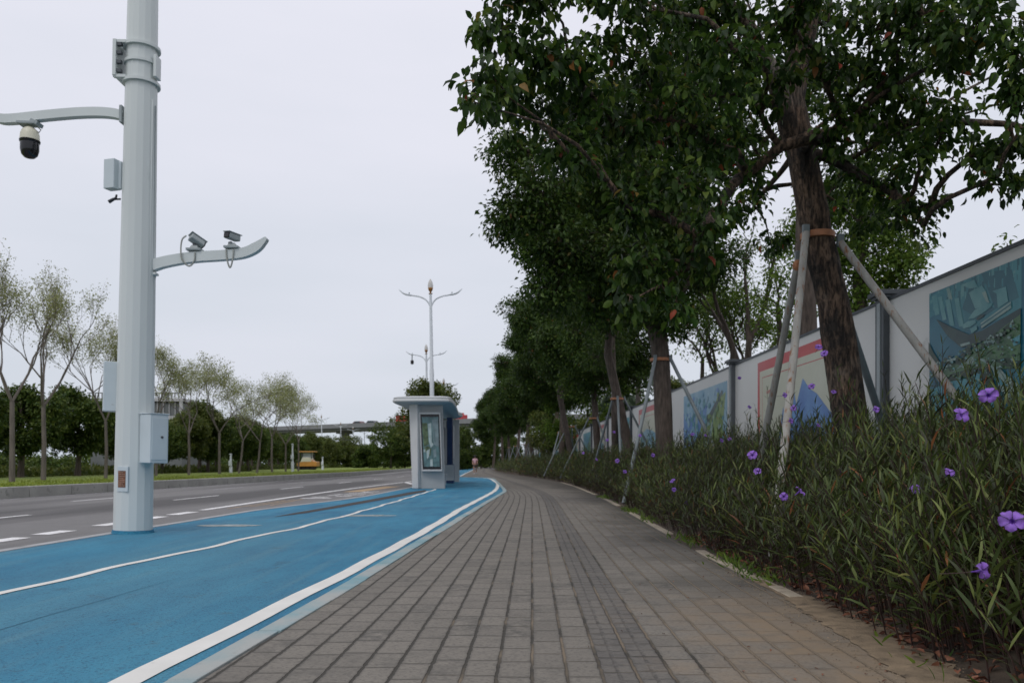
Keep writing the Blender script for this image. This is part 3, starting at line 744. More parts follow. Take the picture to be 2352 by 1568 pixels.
# poster with a blurred green and pale city/stream print
M['poster_a'] = simple('poster_teal', (.10, .19, .20), .3, .45, 2.6, stretch=(3, 1, 1)); M['poster_b'] = simple('poster_pale', (.42, .52, .52), .3, .2, 6)
M['poster_c'] = simple('poster_green', (.09, .14, .07), .3, .5, 8); M['poster_d'] = simple('poster_grey', (.20, .27, .29), .3, .25, 5)
mb = MB()
def pq_(us, mm, y): mb.add([(qi(.07 + .86 * a, .05 + .9 * b)[0] + 3.0, y - 30, qi(.07 + .86 * a, .05 + .9 * b)[1]) for a, b in us], [tuple(range(len(us)))], mm)
pq_([(0, 0), (1, 0), (1, 1), (0, 1)], 0, 29.855)
for k, (us, mm) in enumerate([([(0, .12), (.32, .12), (.36, .55), (.05, .6)], 2), ([(.36, .14), (.56, .12), (.55, .5), (.66, .56), (.48, .62), (.38, .5)], 1), ([(.62, .05), (.98, .05), (.98, .6), (.66, .55)], 3),
        ([(.06, .62), (.3, .58), (.5, .64), (.42, .78), (.18, .72), (.1, .68)], 2), ([(.2, .68), (.42, .64), (.34, .8), (.22, .85)], 1), ([(.55, .62), (.95, .6), (.95, .9), (.6, .92)], 0),
        ([(.40, .86), (.56, .84), (.56, .99), (.40, .99)], 1), ([(.62, .66), (.8, .64), (.8, .8), (.64, .82)], 3), ([(.03, .66), (.14, .64), (.14, .7), (.04, .71)], 1), ([(.7, .2), (.74, .2), (.76, .5), (.72, .5)], 0)]):
    pq_(us, mm, 29.851 - .003 * k)
mb.build('poster', [M['poster_a'], M['poster_b'], M['poster_c'], M['poster_d']], pf)
# roof: thin slab with rounded ends, slightly dished
mb = MB()
def roof_outline(gr):
    pts = []
    A = [(-4.30, 30.2), (-4.28, 29.6), (-4.10, 29.36), (-3.6, 29.27), (-3.0, 29.25), (-2.5, 29.27), (-2.24, 29.4), (-2.14, 29.8), (-2.16, 32), (-2.3, 35), (-2.42, 38), (-2.40, 40.4), (-2.55, 41.3), (-3.2, 41.6), (-4.0, 41.5), (-4.26, 41.0)]
    c = Vector((-3.2, 35.4))
    for a in A:
        v = Vector(a); d = (v - c); v2 = c + Vector((d.x * (1 - gr / 1.05), d.y * (1 - gr / 6))); pts.append(v2)
    return pts
n = 16; vs = []
for gr, zz in ((.35, 3.03), (0.02, 3.10), (0, 3.14), (.02, 3.20), (.04, 3.205), (.03, 3.26), (.10, 3.30)):
    for p in roof_outline(gr): vs.append(S(p.x, p.y, zz + (.10 if p.y > 39 else 0)))
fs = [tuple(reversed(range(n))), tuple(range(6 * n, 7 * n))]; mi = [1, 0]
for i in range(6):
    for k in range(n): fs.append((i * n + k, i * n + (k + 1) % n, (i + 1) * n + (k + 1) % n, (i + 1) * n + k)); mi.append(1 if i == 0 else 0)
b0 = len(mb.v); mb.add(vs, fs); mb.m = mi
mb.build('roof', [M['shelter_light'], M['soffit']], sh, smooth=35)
mb = MB(); mb.prism([S(-2.92, 41.0, 0)[:2], S(-2.62, 41.0, 0)[:2], S(-2.62, 41.25, 0)[:2], S(-3.5, 41.25, 0)[:2], S(-3.5, 41.0, 0)[:2]], 0, 3.08); mb.build('end_wall', M['shelter_grey'], sh, bevel=.01)
mb = MB(); mb.box(S(-3.18, 36.0, 1.5), (.05, 9.2, 2.2)); mb.build('back_screen', M['tint'], sh)
for yq in (32.0, 35.0, 38.0, 40.6):
    mb = MB(); mb.box(S(-3.18, yq, 1.5), (.09, .09, 3.0)); mb.build('screen_post', M['dark_metal'], sh)
mb = MB(); mb.box(S(-2.82, 37.6, 1.9), (.24, .5, 2.2)); mb.box(S(-2.80, 37.6, .45), (.34, .6, .85)); mb.build('route_board', M['navy'], sh, bevel=.01)
mb = MB(); mb.box(S(-2.66, 37.62, 1.9), (.03, .42, 1.5)); mb.box(S(-2.86, 37.3, .5), (.5, .04, .7)); mb.build('info_panel', M['shelter_light'], sh)
mb = MB(); mb.box(S(-2.95, 34.2, .45), (.36, 2.4, .05)); mb.box(S(-2.95, 33.3, .22), (.3, .06, .42)); mb.box(S(-2.95, 35.1, .22), (.3, .06, .42)); mb.build('bench', M['shelter_light'], sh)

# ================================================================== STREET LAMPS
def make_lamp():
    root = empty('street_lamp', (0, 0, 0))
    m = MB(); m.lathe([(.16, 0), (.16, .3), (.13, .35), (.11, 4), (.11, 5.6), (.09, 5.65), (.065, 9.42)], n=14); m.build('post', M['lamp_white'], root, smooth=40)
    for s in (-1, 1):
        pts = sm([(0, 0, 8.65), (s * .08, 0, 8.9), (s * .26, 0, 9.13), (s * .55, 0, 9.27), (s * .8, 0, 9.32), (s * 1.02, 0, 9.36)])
        m = MB(); m.tube(pts, .038, 8); a = m.build('lamp_arm', M['lamp_white'], root, smooth=50)
        hp = sm([(s * .96, 0, 9.35), (s * 1.16, 0, 9.38), (s * 1.38, 0, 9.47), (s * 1.58, 0, 9.64)]); k = len(hp)
        m = MB(); m.tube(hp, [.04 + .022 * math.sin(3.14 * i / (k - 1)) - .03 * i / (k - 1) for i in range(k)], 8, flat=1.6)
        m.build('lamp_head', M['lamp_white'], a, smooth=50)
        m = MB(); m.lathe([(.03, 0), (.035, .05), (.01, .09)], (s * 1.07, 0, 9.41), 8); m.build('sensor', M['grey_metal'], a)
    m = MB(); m.lathe([(.10, 9.40), (.10, 9.43), (.04, 9.45), (.045, 9.50), (.10, 9.58), (.13, 9.68), (.125, 9.70)], n=14); m.build('finial_cup', M['gold'], root, smooth=40)
    m = MB(); m.lathe([(.12, 9.69), (.135, 9.80), (.12, 9.93), (.07, 10.06), (.01, 10.16)], n=14); m.build('bulb', M['glass_bulb'], root, smooth=50)
    return root
lamp0 = make_lamp(); first = True
LAMPS = [(995, 640, 'tall white twin armed street lamp rising just behind the bus shelter roof'), (983, 790, 'white street lamp with a camera hanging from its left arm behind the tallest lamp'),
         (1022, 868, 'third street lamp of the right-hand line, half hidden by the olive tree'), (1037, 905, 'farthest lamp of the right-hand line, peeping over the shelter roof'),
         (740, 951, 'street lamp in front of the overpass nearest the yellow roller'), (784, 968, 'second street lamp along the left verge from the yellow roller'),
         (812, 979, 'small far lamp under the overpass, third from the yellow roller'), (838, 985, 'smallest far lamp under the overpass, farthest from the roller')]
for i, (x, y, lb) in enumerate(LAMPS):
    Y = 9.25 * F / (HZ - y); X = (x - CX) / F * Y
    o = lamp0 if i == 0 else dup(lamp0, (X, Y, 0))
    o.location = (X, Y, -.01)
    if i < 4: o.rotation_euler = (0, R(-.8), 0)
    tag(o, lb, 'street lamp', 'street lamps along the road')
    if i == 1:
        m = MB(); m.tube([(-1.1, 0, 9.42), (-1.1, 0, 8.95)], .035, 6); m.lathe([(.09, 8.62), (.13, 8.72), (.13, 8.9), (.05, 8.95)], (-1.1, 0, 0), 10); m.build('dome_camera', M['black'], o)

# ================================================================== HOARDING FENCE
fence = empty('hoarding_fence', (4.9, 3.7, .3), 'long white site hoarding with printed pictures and dark posts behind the flower bed', 'fence')
def FP(x, y, off=0.0):                                   # V point -> on the fence plane (straight part)
    Y = 4.92 / ((x - CX) / F + .011); return Vector((4.92 - .011 * Y - off, Y, CAMH - (y - HZ) / F * Y))
def fl(v): return (v[0] - 4.9, v[1] - 3.7, v[2] - .3)
def xf(y): return itp(XF, y) if y > 60 else 4.92 - .011 * y
POSTS = [-3.2, 3.7, 10.6, 17.55, 24.5, 31.45, 38.4, 45.4, 52.4, 59.4, 66.4, 73.4, 80.4, 87.4, 94.4]
FT = 3.0
def fence_box(m, y0, y1, z0, z1, th, off=0., mm=0):
    a, b = Vector((xf(y0) - off, y0, 0)), Vector((xf(y1) - off, y1, 0)); d = (b - a).normalized(); nn = Vector((-d.y, d.x, 0)) * th / 2
    vs = []
    for zq in (z0, z1):
        for p in (a + nn, a - nn, b - nn, b + nn): vs.append(fl((p.x, p.y, zq)))
    m.add(vs, [(3, 2, 1, 0), (4, 5, 6, 7), (0, 1, 5, 4), (1, 2, 6, 5), (2, 3, 7, 6), (3, 0, 4, 7)], mm)
def pic_print(name, c1, c2, sc):
    t = NT(name); v = t.coord('Object')
    c = t.mixc(t.mrange(t.noise(v, sc, 5, .6), .35, .65), c1, c2); t.base(c); t.rough(.35); return t.mat
PM = {'deep': pic_print('print_deep_water', (.012, .11, .18), (.03, .19, .26), .9), 'teal': pic_print('print_teal', (.030, .18, .23), (.07, .28, .32), 1.6),
      'tower': pic_print('print_tower', (.075, .26, .29), (.15, .35, .36), 4), 'slab': pic_print('print_dark_slab', (.020, .12, .165), (.035, .16, .20), 2), 'pale': pic_print('print_pale', (.16, .30, .29), (.30, .40, .37), 7),
      'dark': pic_print('print_dark_quay', (.016, .045, .055), (.03, .075, .075), 6), 'green': pic_print('print_green', (.03, .10, .05), (.10, .22, .10), 8), 'wood': pic_print('print_trees', (.008, .035, .028), (.02, .06, .035), 14),
      'water': pic_print('print_light_water', (.03, .20, .28), (.11, .36, .42), 3), 'cream': pic_print('print_cream', (.46, .47, .36), (.52, .53, .43), 1), 'red': pic_print('print_red', (.42, .035, .04), (.48, .05, .05), 2),
      'blue': pic_print('print_blue', (.07, .17, .42), (.12, .27, .52), 3), 'sky': pic_print('print_sky', (.10, .28, .42), (.25, .42, .52), 1.5), 'lawn': pic_print('print_lawn', (.10, .20, .05), (.22, .32, .08), 5),
      'brown': pic_print('print_brown', (.16, .07, .04), (.30, .20, .14), 6)}
pnames = list(PM); pmats = [PM[k] for k in pnames]
def pidx(k): return pnames.index(k)
LV = [0]
def poly_on(m, pts, mat, lift):
    m.add([fl((xf(y) - .022 - lift * .0012, y, z)) for y, z in pts], [tuple(range(len(pts)))], pidx(mat))
for i in range(len(POSTS) - 1):
    y0, y1 = POSTS[i], POSTS[i + 1]
    m = MB(); fence_box(m, y0 + .1, y1 - .1, .28, FT - .03, .04); pn = m.build('panel', M['fence_white'], fence)
    m = MB(); fence_box(m, y0 + .1, y1 - .1, FT - .03, FT + .01, .07); m.build('top_rail', M['fence_post'], pn)
    m = MB()
    if i == 1 or i == 0:
        ya, yb = (3.9, 9.5) if i == 1 else (-2.5, 2.9)
        poly_on(m, [(ya, .35), (yb, .35), (yb, FT - .15), (ya, FT - .15)], 'deep', 0)
        if i == 1:
            def C(cx, cy):
                v = FP((3500 + cx / 1.96) * .5742, (950 + cy / 1.96) * .5742); return (min(max(v.y, ya), yb), min(max(v.z, .35), FT - .15))
            # extend the print off frame by letting its right side run towards the camera
            shapes = [([(430,460),(800,290),(1168,120),(1168,560),(1000,640),(700,740),(600,520),(430,640)], 'teal'),
                ([(850,262),(1090,245),(1150,470),(960,560),(900,400)], 'slab'), ([(700,560),(760,380),(960,560),(840,640)], 'slab'),
                ([(462,462),(500,446),(524,600),(490,612)], 'tower'), ([(510,470),(540,460),(580,640),(548,650)], 'tower'), ([(568,492),(604,480),(642,690),(606,694)], 'tower'), ([(642,482),(676,470),(716,690),(678,702)], 'tower'), ([(578,400),(600,386),(626,480),(598,486)], 'pale'),
                ([(756,432),(858,374),(890,420),(918,512),(806,560)], 'tower'), ([(858,430),(890,420),(918,512),(890,500)], 'pale'), ([(940,420),(1050,384),(1066,500),(985,556),(975,440)], 'tower'), ([(700,370),(800,330),(830,390),(760,400)], 'tower'),
                ([(750,640),(800,570),(880,522),(945,514),(930,545),(870,590),(800,630)], 'tower'), ([(810,640),(850,606),(884,600),(870,622),(830,646)], 'dark'), ([(700,690),(750,655),(808,648),(815,668),(770,700),(715,714)], 'tower'),
                ([(850,670),(1090,500),(1094,552),(858,712)], 'pale'), ([(852,682),(1090,516),(1090,528),(853,694)], 'slab'), ([(768,716),(818,690),(826,720),(780,752)], 'tower'),
                ([(500,640),(620,700),(760,760),(860,730),(1168,550),(1168,640),(930,790),(800,840),(700,862),(590,770)], 'dark'), ([(690,836),(764,816),(770,832),(696,856)], 'pale'),
                ([(440,820),(480,900),(524,964),(480,1010),(442,1000)], 'wood'), ([(488,1000),(520,962),(524,972),(500,1006)], 'pale'),
                ([(520,1080),(600,1000),(720,930),(800,860),(930,780),(1060,680),(1168,600),(1168,1020),(1000,1030),(880,1020),(760,1090),(620,1130),(540,1120)], 'green'),
                ([(580,1010),(625,985),(620,1005),(590,1018)], 'pale'), ([(620,1050),(700,1005),(765,930),(800,935),(790,990),(720,1000),(640,1050)], 'pale'), ([(840,940),(900,960),(950,1010),(960,1060),(930,1000),(850,960)], 'pale'),
                ([(560,1090),(680,1050),(690,1110),(600,1130)], 'wood'), ([(690,1050),(800,1020),(850,1030),(780,1080),(700,1092)], 'wood'), ([(640,980),(720,930),(750,960),(690,1000)], 'wood'), ([(860,1070),(900,1010),(930,1010),(960,1140),(1000,1240),(930,1190),(870,1130)], 'wood'),
                ([(880,820),(930,770),(1000,760),(960,830),(900,850)], 'pale'), ([(1000,740),(1060,690),(1110,650),(1120,700),(1040,780)], 'wood'), ([(1080,690),(1110,640),(1130,700),(1100,720)], 'pale'), ([(960,960),(1050,940),(1168,960),(1168,1010),(1060,1010)], 'wood'),
                ([(950,1015),(1000,1012),(1060,1080),(1168,1160),(1168,1310),(1080,1260),(1010,1190),(970,1110)], 'pale'), ([(950,1080),(1000,1090),(1080,1170),(1040,1160),(990,1150)], 'water'), ([(1100,800),(1168,760),(1168,830),(1120,850)], 'water'), ([(1090,930),(1168,900),(1168,960),(1110,970)], 'green'),
                ([(470,1200),(560,1140),(760,1100),(860,1040),(868,1130),(930,1200),(1020,1290),(1120,1380),(1168,1450),(470,1450)], 'water'), ([(900,1090),(950,1070),(930,1100)], 'green')]
            for k, (sp_, mt) in enumerate(shapes): poly_on(m, [C(*q) for q in sp_], mt, 1 + k * .35)
            rq = random.Random(4)
            for k in range(70):                              # tree dots on the quay
                cx = rq.uniform(560, 1150); cy = 900 - (cx - 560) * .52 + rq.uniform(60, 130); r_ = rq.uniform(8, 18)
                poly_on(m, [C(cx + r_ * math.cos(a), cy + r_ * .8 * math.sin(a)) for a in (0, 1.05, 2.1, 3.14, 4.2, 5.2)], rq.choice(['wood', 'green', 'wood', 'pale']), 17 + k * .05)
        if i == 1:
            rq = random.Random(9)
            for k in range(150):                             # faint far towers and blocks of the printed city
                cx = rq.uniform(430, 1150); cy = 640 - (cx - 430) * .42 - rq.uniform(0, 200) * (1 - (cx - 430) / 1600); w_ = rq.uniform(6, 22); h_ = rq.uniform(25, 110)
                poly_on(m, [C(cx, cy), C(cx + w_, cy - w_ * .4), C(cx + w_, cy - w_ * .4 - h_), C(cx, cy - h_)], rq.choice(['teal', 'tower', 'slab', 'teal']), 1.2 + k * .002)
            for k in range(260):                             # trees, roofs and boats
                cx = rq.uniform(450, 1160); cy = 1080 - (cx - 450) * .5 + rq.uniform(-60, 260); r_ = rq.uniform(4, 15)
                poly_on(m, [C(cx + r_ * rq.uniform(.6, 1.1) * math.cos(a), cy + r_ * .7 * math.sin(a)) for a in (0, 1.05, 2.1, 3.14, 4.2, 5.2)], rq.choice(['wood', 'green', 'wood', 'tower', 'pale', 'green', 'dark']), 21 + k * .01)
    elif i % 2 == 0:                                          # cream notice with red frame
        L_ = y1 - y0; ya, yb = y0 + 1.2, y1 - 1.65; zb, zt = .5, FT - .17
        poly_on(m, [(ya, zb), (yb, zb), (yb, zt), (ya, zt)], 'red', 0); e = .13
        poly_on(m, [(ya + e, zb + e), (yb - e, zb + e), (yb - e, zt - e - .05), (ya + e, zt - e - .05)], 'cream', 1)
        for k, (a_, b_) in enumerate([((ya + .28), (yb - .28))]):
            poly_on(m, [(a_, zt - .30), (b_, zt - .30), (b_, zt - .315), (a_, zt - .315)], 'red', 2); poly_on(m, [(b_ - .015, zb + .3), (b_, zb + .3), (b_, zt - .3), (b_ - .015, zt - .3)], 'red', 2)
        if i == 2:
            poly_on(m, [(14.9, .6), (14.7, 1.3), (14.45, 1.9), (14.35, 1.7), (14.25, 2.1), (14.1, 1.8), (13.95, 2.2), (13.8, 1.9), (13.5, 2.3), (13.2, 2.1), (12.9, 2.0), (12.4, 1.7), (12.0, 1.5), (12.0, .6)], 'blue', 3)
            poly_on(m, [(14.5, .6), (14.3, 1.1), (13.4, 1.2), (12.6, 1.0), (12.05, 1.1), (12.05, .6)], 'deep', 4)
            for k in range(5): poly_on(m, [(15.35 - k * .07, 2.26), (15.31 - k * .07, 2.26), (15.31 - k * .07, 2.2), (15.35 - k * .07, 2.2)], 'red', 3)
        else:
            poly_on(m, [(yb - .4, 1.5), (yb - .4, 1.9), (yb - 1.6, 2.1), (ya + 1.4, 2.0), (ya + .4, 1.8), (ya + .4, 1.4)], 'sky', 3)
            poly_on(m, [(yb - .5, .8), (yb - .4, 1.4), (yb - 1.6, 1.55), (ya + 1.2, 1.35), (ya + .4, 1.45), (ya + .4, .8)], 'brown', 4)
            poly_on(m, [(yb - .8, 1.0), (yb - 1.3, 1.25), (ya + 1.6, 1.2), (ya + 1.2, .9)], 'pale', 5)
    else:                                                     # blue and green aerial print
        ya, yb = y0 + .5, y1 - 2.1; zb, zt = .4, FT - .28; L_ = yb - ya
        poly_on(m, [(ya, zb), (yb, zb), (yb, zt), (ya, zt)], 'sky' if i == 3 else 'water', 0)
        Q = lambda u, v: (yb - u * L_, zb + v * (zt - zb))
        poly_on(m, [Q(0, .3), Q(.0, .8), Q(.35, .75), Q(.6, .82), Q(.5, .55), Q(.25, .4)], 'blue' if i == 3 else 'teal', 1)
        poly_on(m, [Q(.1, .0), Q(.25, .35), Q(.55, .6), Q(.8, .85), Q(.97, .9), Q(.9, .5), Q(.75, .3), Q(.6, 0)], 'lawn' if i == 3 else 'green', 2)
        poly_on(m, [Q(.3, .1), Q(.4, .35), Q(.62, .5), Q(.75, .75), Q(.66, .4), Q(.5, .15)], 'pale', 3)
        poly_on(m, [Q(.3, .55), Q(.32, .8), Q(.36, .8), Q(.38, .55)], 'pale', 3); poly_on(m, [Q(.45, .6), Q(.46, .78), Q(.49, .78), Q(.5, .6)], 'tower', 3)
        poly_on(m, [Q(.2, .4), Q(.5, .62), Q(.9, .93), Q(.92, .9), Q(.55, .56), Q(.25, .32)], 'dark', 4)
        poly_on(m, [Q(.72, 0), Q(.8, .3), Q(.95, .45), Q(1, .2), Q(1, 0)], 'water', 4)
        rq = random.Random(i)
        for k in range(170):
            u_, v_ = rq.uniform(.04, .94), rq.uniform(.04, .94); r_ = rq.uniform(.01, .04)
            nm = rq.choice(['lawn', 'green', 'pale', 'wood', 'tower', 'teal']) if v_ < .25 + .8 * u_ else rq.choice(['sky', 'blue', 'teal', 'sky'])
            poly_on(m, [Q(min(.99, max(.01, u_ + r_ * math.cos(a))), min(.99, max(.01, v_ + r_ * 1.2 * math.sin(a)))) for a in (0, 1.2, 2.3, 3.4, 4.6)], nm, 6 + k * .02)
    if len(m.f): m.build('picture', pmats, pn)
for y in POSTS:
    m = MB(); x = xf(y)
    m.box(fl((x + .01, y, 1.6)), (.22, .24, 2.9)); o = m.build('fence_post', M['fence_post'], fence, bevel=.01)
    m = MB(); m.box(fl((x - .0, y, FT + .07)), (.34, .38, .06)); m.box(fl((x, y, FT + .03)), (.28, .3, .05)); m.build('post_cap', M['fence_post'], o, bevel=.006)
    m = MB(); m.box(fl((x - .106, y, 1.6)), (.012, .09, 2.7)); m.build('post_groove', M['grey_metal'], o)

# ================================================================== TREES OF THE RIGHT-HAND ROW
def ORDX(i):
    return ORD[i] if i < 20 else ['twenty-first', 'twenty-second', 'twenty-third', 'twenty-fourth', 'twenty-fifth', 'twenty-sixth', 'twenty-seventh', 'twenty-eighth', 'twenty-ninth', 'thirtieth', 'thirty-first', 'thirty-second', 'thirty-third', 'thirty-fourth', 'thirty-fifth', 'thirty-sixth', 'thirty-seventh', 'thirty-eighth', 'thirty-ninth', 'fortieth'][i - 20]
ORD = ['first', 'second', 'third', 'fourth', 'fifth', 'sixth', 'seventh', 'eighth', 'ninth', 'tenth', 'eleventh', 'twelfth', 'thirteenth', 'fourteenth', 'fifteenth', 'sixteenth', 'seventeenth', 'eighteenth', 'nineteenth', 'twentieth']
def PB(l): return [(P(x, y, Y), rr_ / F * Y, .8, (rr_ / 90.) ** 1.6) for x, y, Y, rr_ in l]
T1 = [(1150,60,6.6,80),(1250,150,6.6,85),(1120,190,6.1,55),(1180,250,7,80),(1330,190,7,100),(1460,120,7.5,110),(1380,-50,7,80),(1230,-40,6.6,80),(1590,60,8,110),(1280,330,7,70),(1400,320,7.5,95),(1530,270,7.5,100),(1640,220,8.5,110),(1700,40,8,100),(1560,430,7,85),(1600,540,7,60),(1470,600,7,60),(1440,480,7,65),(1520,660,7.0,40),(1590,610,7.1,45),(1640,500,7.6,50),(1450,690,6.8,28),(1560,700,7.0,28),(1330,380,6.8,45),(1090,235,5.6,22),
      (1760,80,10,90),(1870,110,7.2,50),(1800,190,7.6,38),(1840,10,7,65),(1790,60,7.2,45),(1900,170,7.6,40),(1750,330,9.6,75),(1730,470,9.6,60),(1770,560,9.6,45),(1900,60,10,90),(2010,60,7.5,110),(1990,190,8,95),(2130,30,7,100),(2080,300,8.2,75),(2000,330,9,90),(2170,300,7.6,50),(2240,350,7.3,50),(2310,345,7.0,42),(2290,405,6.8,36),(2020,430,8.6,80),(2100,490,8,40),(1970,510,9.6,55),(1930,420,9.8,60),(2250,60,6.5,100),(2330,140,6.3,75),(2335,245,6.3,38),(2190,130,7,55),(2335,430,6.9,22),(2120,520,7.8,20),(2140,470,7.8,28),(2330,330,6.8,28),(2060,160,7.5,50),
      (1690,120,7,85),(1690,300,8,60),(1640,330,7.6,60),(1740,240,7.9,45),(1900,320,8,50),(1960,270,7.8,60),(2080,230,8,55),(2180,250,7.5,45),(2120,370,7.6,50),(1720,400,8.2,50),(1900,450,9.6,50),(1500,20,7,80),(1650,400,9.8,70),(1890,200,10.4,80),(1760,180,9,80)]
up = [(1300,-220,7.5,150),(1550,-200,8,170),(1800,-220,8.5,190),(2050,-200,8.5,190),(2280,-180,8,170),(1450,-420,9,200),(1750,-480,9,230),(2050,-440,9,220),(2500,60,8,150),(2560,250,8.4,130),(2450,-200,8.5,180),(1600,-60,11,130),(1900,-60,11,150),(2150,150,11.5,110)]
trunk1 = [(3.78, 8.8, .15), (3.62, 8.8, 1.25), (3.42, 8.8, 2.6), (3.25, 8.8, 3.33), (3.08, 8.8, 4.2), (2.96, 8.8, 4.75), (3.10, 8.7, 5.6), (3.35, 8.6, 6.6), (3.5, 8.5, 7.6)]
ex1 = [([(3.0, 8.8, 4.3), (2.75, 8.6, 4.85), (2.35, 8.3, 5.3), (1.6, 7.9, 5.75), (.9, 7.5, 5.9)], [.12, .10, .08, .055, .03]),
       ([(3.06, 8.8, 4.35), (3.6, 8.6, 4.4), (4.2, 8.2, 4.3), (4.7, 7.8, 4.1), (5.0, 7.4, 3.8)], [.07, .05, .04, .028, .015])]
blob_tree('broadleaf_tree', 11, (3.78, 8.8, .15), trunk1, [.21, .185, .165, .152, .15, .15, .12, .09, .05], PB(T1) + PB(up), 20, .165, 20, .096, M['leaf_near'], M['bark'], T=T_BROAD, down=.75, limb_r=.04, zmin=.53, tn=18, extra=ex1,
          label='nearest leaning tree with an orange strap round its brown trunk, filling the top right', cat='tree')
T2 = [(1240,450,17,90),(1190,350,17.5,70),(1170,510,17,50),(1290,560,17,95),(1270,670,17,65),(1400,420,18,120),(1420,600,17.5,110),(1550,500,18,120),(1500,690,18,80),(1560,730,18,50),(1620,600,18.5,80),(1340,260,18,110),(1490,240,18.5,120),(1570,110,19,55),(1600,190,19,90),(1650,340,19,110),(1370,700,18,50),(1500,360,19.5,120),(1330,470,19.5,110),(1560,620,20,90),(1440,520,20.5,110)]
trunk2 = [(3.45, 18.3, .2), (3.38, 18.3, 1.2), (3.3, 18.3, 3.2), (3.2, 18.3, 4.0), (3.0, 18.3, 5.5), (2.8, 18.3, 7), (2.7, 18.3, 8.6)]
ex2 = [([(3.25, 18.3, 3.5), (2.9, 18.2, 4.3), (2.2, 18, 5.0), (1.4, 17.8, 5.4)], [.15, .12, .09, .05]), ([(3.25, 18.3, 3.7), (3.6, 18.2, 4.5), (4.2, 18, 5.4)], [.12, .09, .05])]
blob_tree('broadleaf_tree', 12, (3.45, 18.3, .2), trunk2, [.23, .20, .19, .22, .15, .1, .05], PB(T2), 92, .36, 34, .118, M['leaf_row'], M['bark_dark'], limb_r=.09, down=.5, extra=ex2,
          label='second tree of the right-hand row with a thick dark forked trunk and orange tie', cat='tree', group='trees in the row beside the pavement')
def row_tree(seed, X, Y, label, lean=0., zb=4.6, rx=2.9, rz=3.1, cz=7.4, leaf='leaf_row', n=30):
    rs = np.random.RandomState(seed); c = (X + lean * 1.2, Y, cz)
    bl = [(b[0], b[1], .75, 1) for b in round_blobs(rs, n, c, rx, rz, 1.05)]
    tk = [(X + .1, Y, .25), (X, Y, 1.4), (X - .1 + lean * .5, Y, 3.0), (X - .2 + lean, Y, 4.6), (X - .1 + lean, Y, 6.4), (X + lean, Y, 8.6)]
    return blob_tree('broadleaf_tree', seed, (X + .1, Y, .25), tk, [.22, .18, .16, .14, .1, .04], bl, 52, .42, 28, .17, M[leaf], M['bark_dark'], limb_r=.07, label=label, cat='tree', group='trees in the row beside the pavement')
r3 = row_tree(31, 3.95, 28.0, 'third tree of the right-hand row with a slender left-leaning trunk', lean=-.5, cz=7.8, rz=2.8)
r4 = row_tree(32, 4.15, 40.0, 'fourth tree of the right-hand row with a straight dark trunk')
R_ = [(3.6, 49, 1.08, r3), (3.4, 58, 1.18, r4), (3.0, 67, 1.22, r3), (2.9, 76, 1.15, r4), (2.2, 85, 1.2, r3), (1.5, 94, 1.2, r4), (.6, 102, 1.2, r3), (-.2, 111, 1.15, r4), (-1.4, 124, 1.15, r3), (-3.2, 140, 1.2, r4)]
for i, (X, Y, s, src) in enumerate(R_):
    dup(src, (X, Y, .2), i * 1.7 + .4, s, label=ORD[i + 4] + ' tree of the right-hand row counting from the camera, dark green crown', cat='tree', group='trees in the row beside the pavement')
blob_tree('broadleaf_tree', 55, (4.2, 33.5, .4), [(4.2, 33.5, .4), (4.15, 33.5, 3), (4.1, 33.5, 6)], [.16, .13, .06], [(b[0], b[1], .8, 1) for b in round_blobs(np.random.RandomState(9), 10, (3.3, 33.5, 6.6), 2.2, 2.2, .9)], 26, .38, 26, .14, M['leaf_row'], M['bark_dark'],
          label='thin dark tree squeezed between the third and fourth trees of the right-hand row', cat='tree', group='trees in the row beside the pavement')

# braces
def brace(name_label, c, top_z, feet, mats, strap_r, group=None, r=.038, tops=None):
    root = empty('tree_brace', c, name_label, 'tree brace', group)
    for k, ft in enumerate(feet):
        d = Vector((ft[0], ft[1], 0)).normalized() * (strap_r + .035)
        tp = Vector((d.x, d.y, top_z)) if tops is None else Vector(tops[k])
        a = Vector(ft); mid = a.lerp(tp, .5)
        m = MB(); m.tube([a, mid + Vector((.01, .01, 0)), tp], [r, r, r * .95], 10); lg = m.build('leg', mats[k % len(mats)], root, smooth=50)
        m = MB(); m.box(tp + Vector((0, 0, .02)), (.07, .05, .13)); m.build('clamp', M['brace_grey'], lg, bevel=.004)
    m = MB(); m.lathe([(strap_r, top_z - .035), (strap_r + .012, top_z - .03), (strap_r + .012, top_z + .03), (strap_r, top_z + .035)], n=20); st_ = m.build('strap', M['strap'], root, smooth=30)
    return root, st_
B0 = Vector((3.25, 8.8, 0))
rt, st_ = brace('four-legged prop of rusty whitish poles strapped in orange round the nearest trunk', B0, 3.32,
      [Vector((2.36, 7.5, .05)) - B0, Vector((2.72, 9.6, .15)) - B0, Vector((4.86, 7.55, .42)) - B0, Vector((4.70, 9.8, .4)) - B0], [M['rust'], M['rust_dark'], M['rust'], M['brace_grey']], .165, r=.041,
      tops=[(-.17, -.13, 3.32), (-.17, .10, 3.1), (.19, -.13, 3.22), (.17, .13, 3.1)])
m = MB(); m.lathe([(.0, 0), (.05, .01), (.06, .05), (.03, .07)], (-.25, -.08, 2.98), 10, rot=(R(90), 0, 0)); m.build('buckle', M['strap'], st_)
bg, _ = brace('dark metal tripod brace with orange tie on the thick forked second tree', Vector((3.28, 18.3, 0)), 3.2,
      [Vector((-1.0, -1.4, .1)), Vector((1.35, -1.0, .4)), Vector((.2, 1.7, .3))], [M['brace_grey']], .215, group='tree braces along the row', r=.040)
ts = [(3.55, 28.0, 'pale tripod brace on the slender leaning third tree')] + [(X - .1, Y, None) for X, Y in ((4.05, 40.0), (3.6, 49), (3.5, 58), (3.1, 67), (2.8, 76), (2.1, 85), (1.4, 94), (.5, 102), (-.3, 111))]
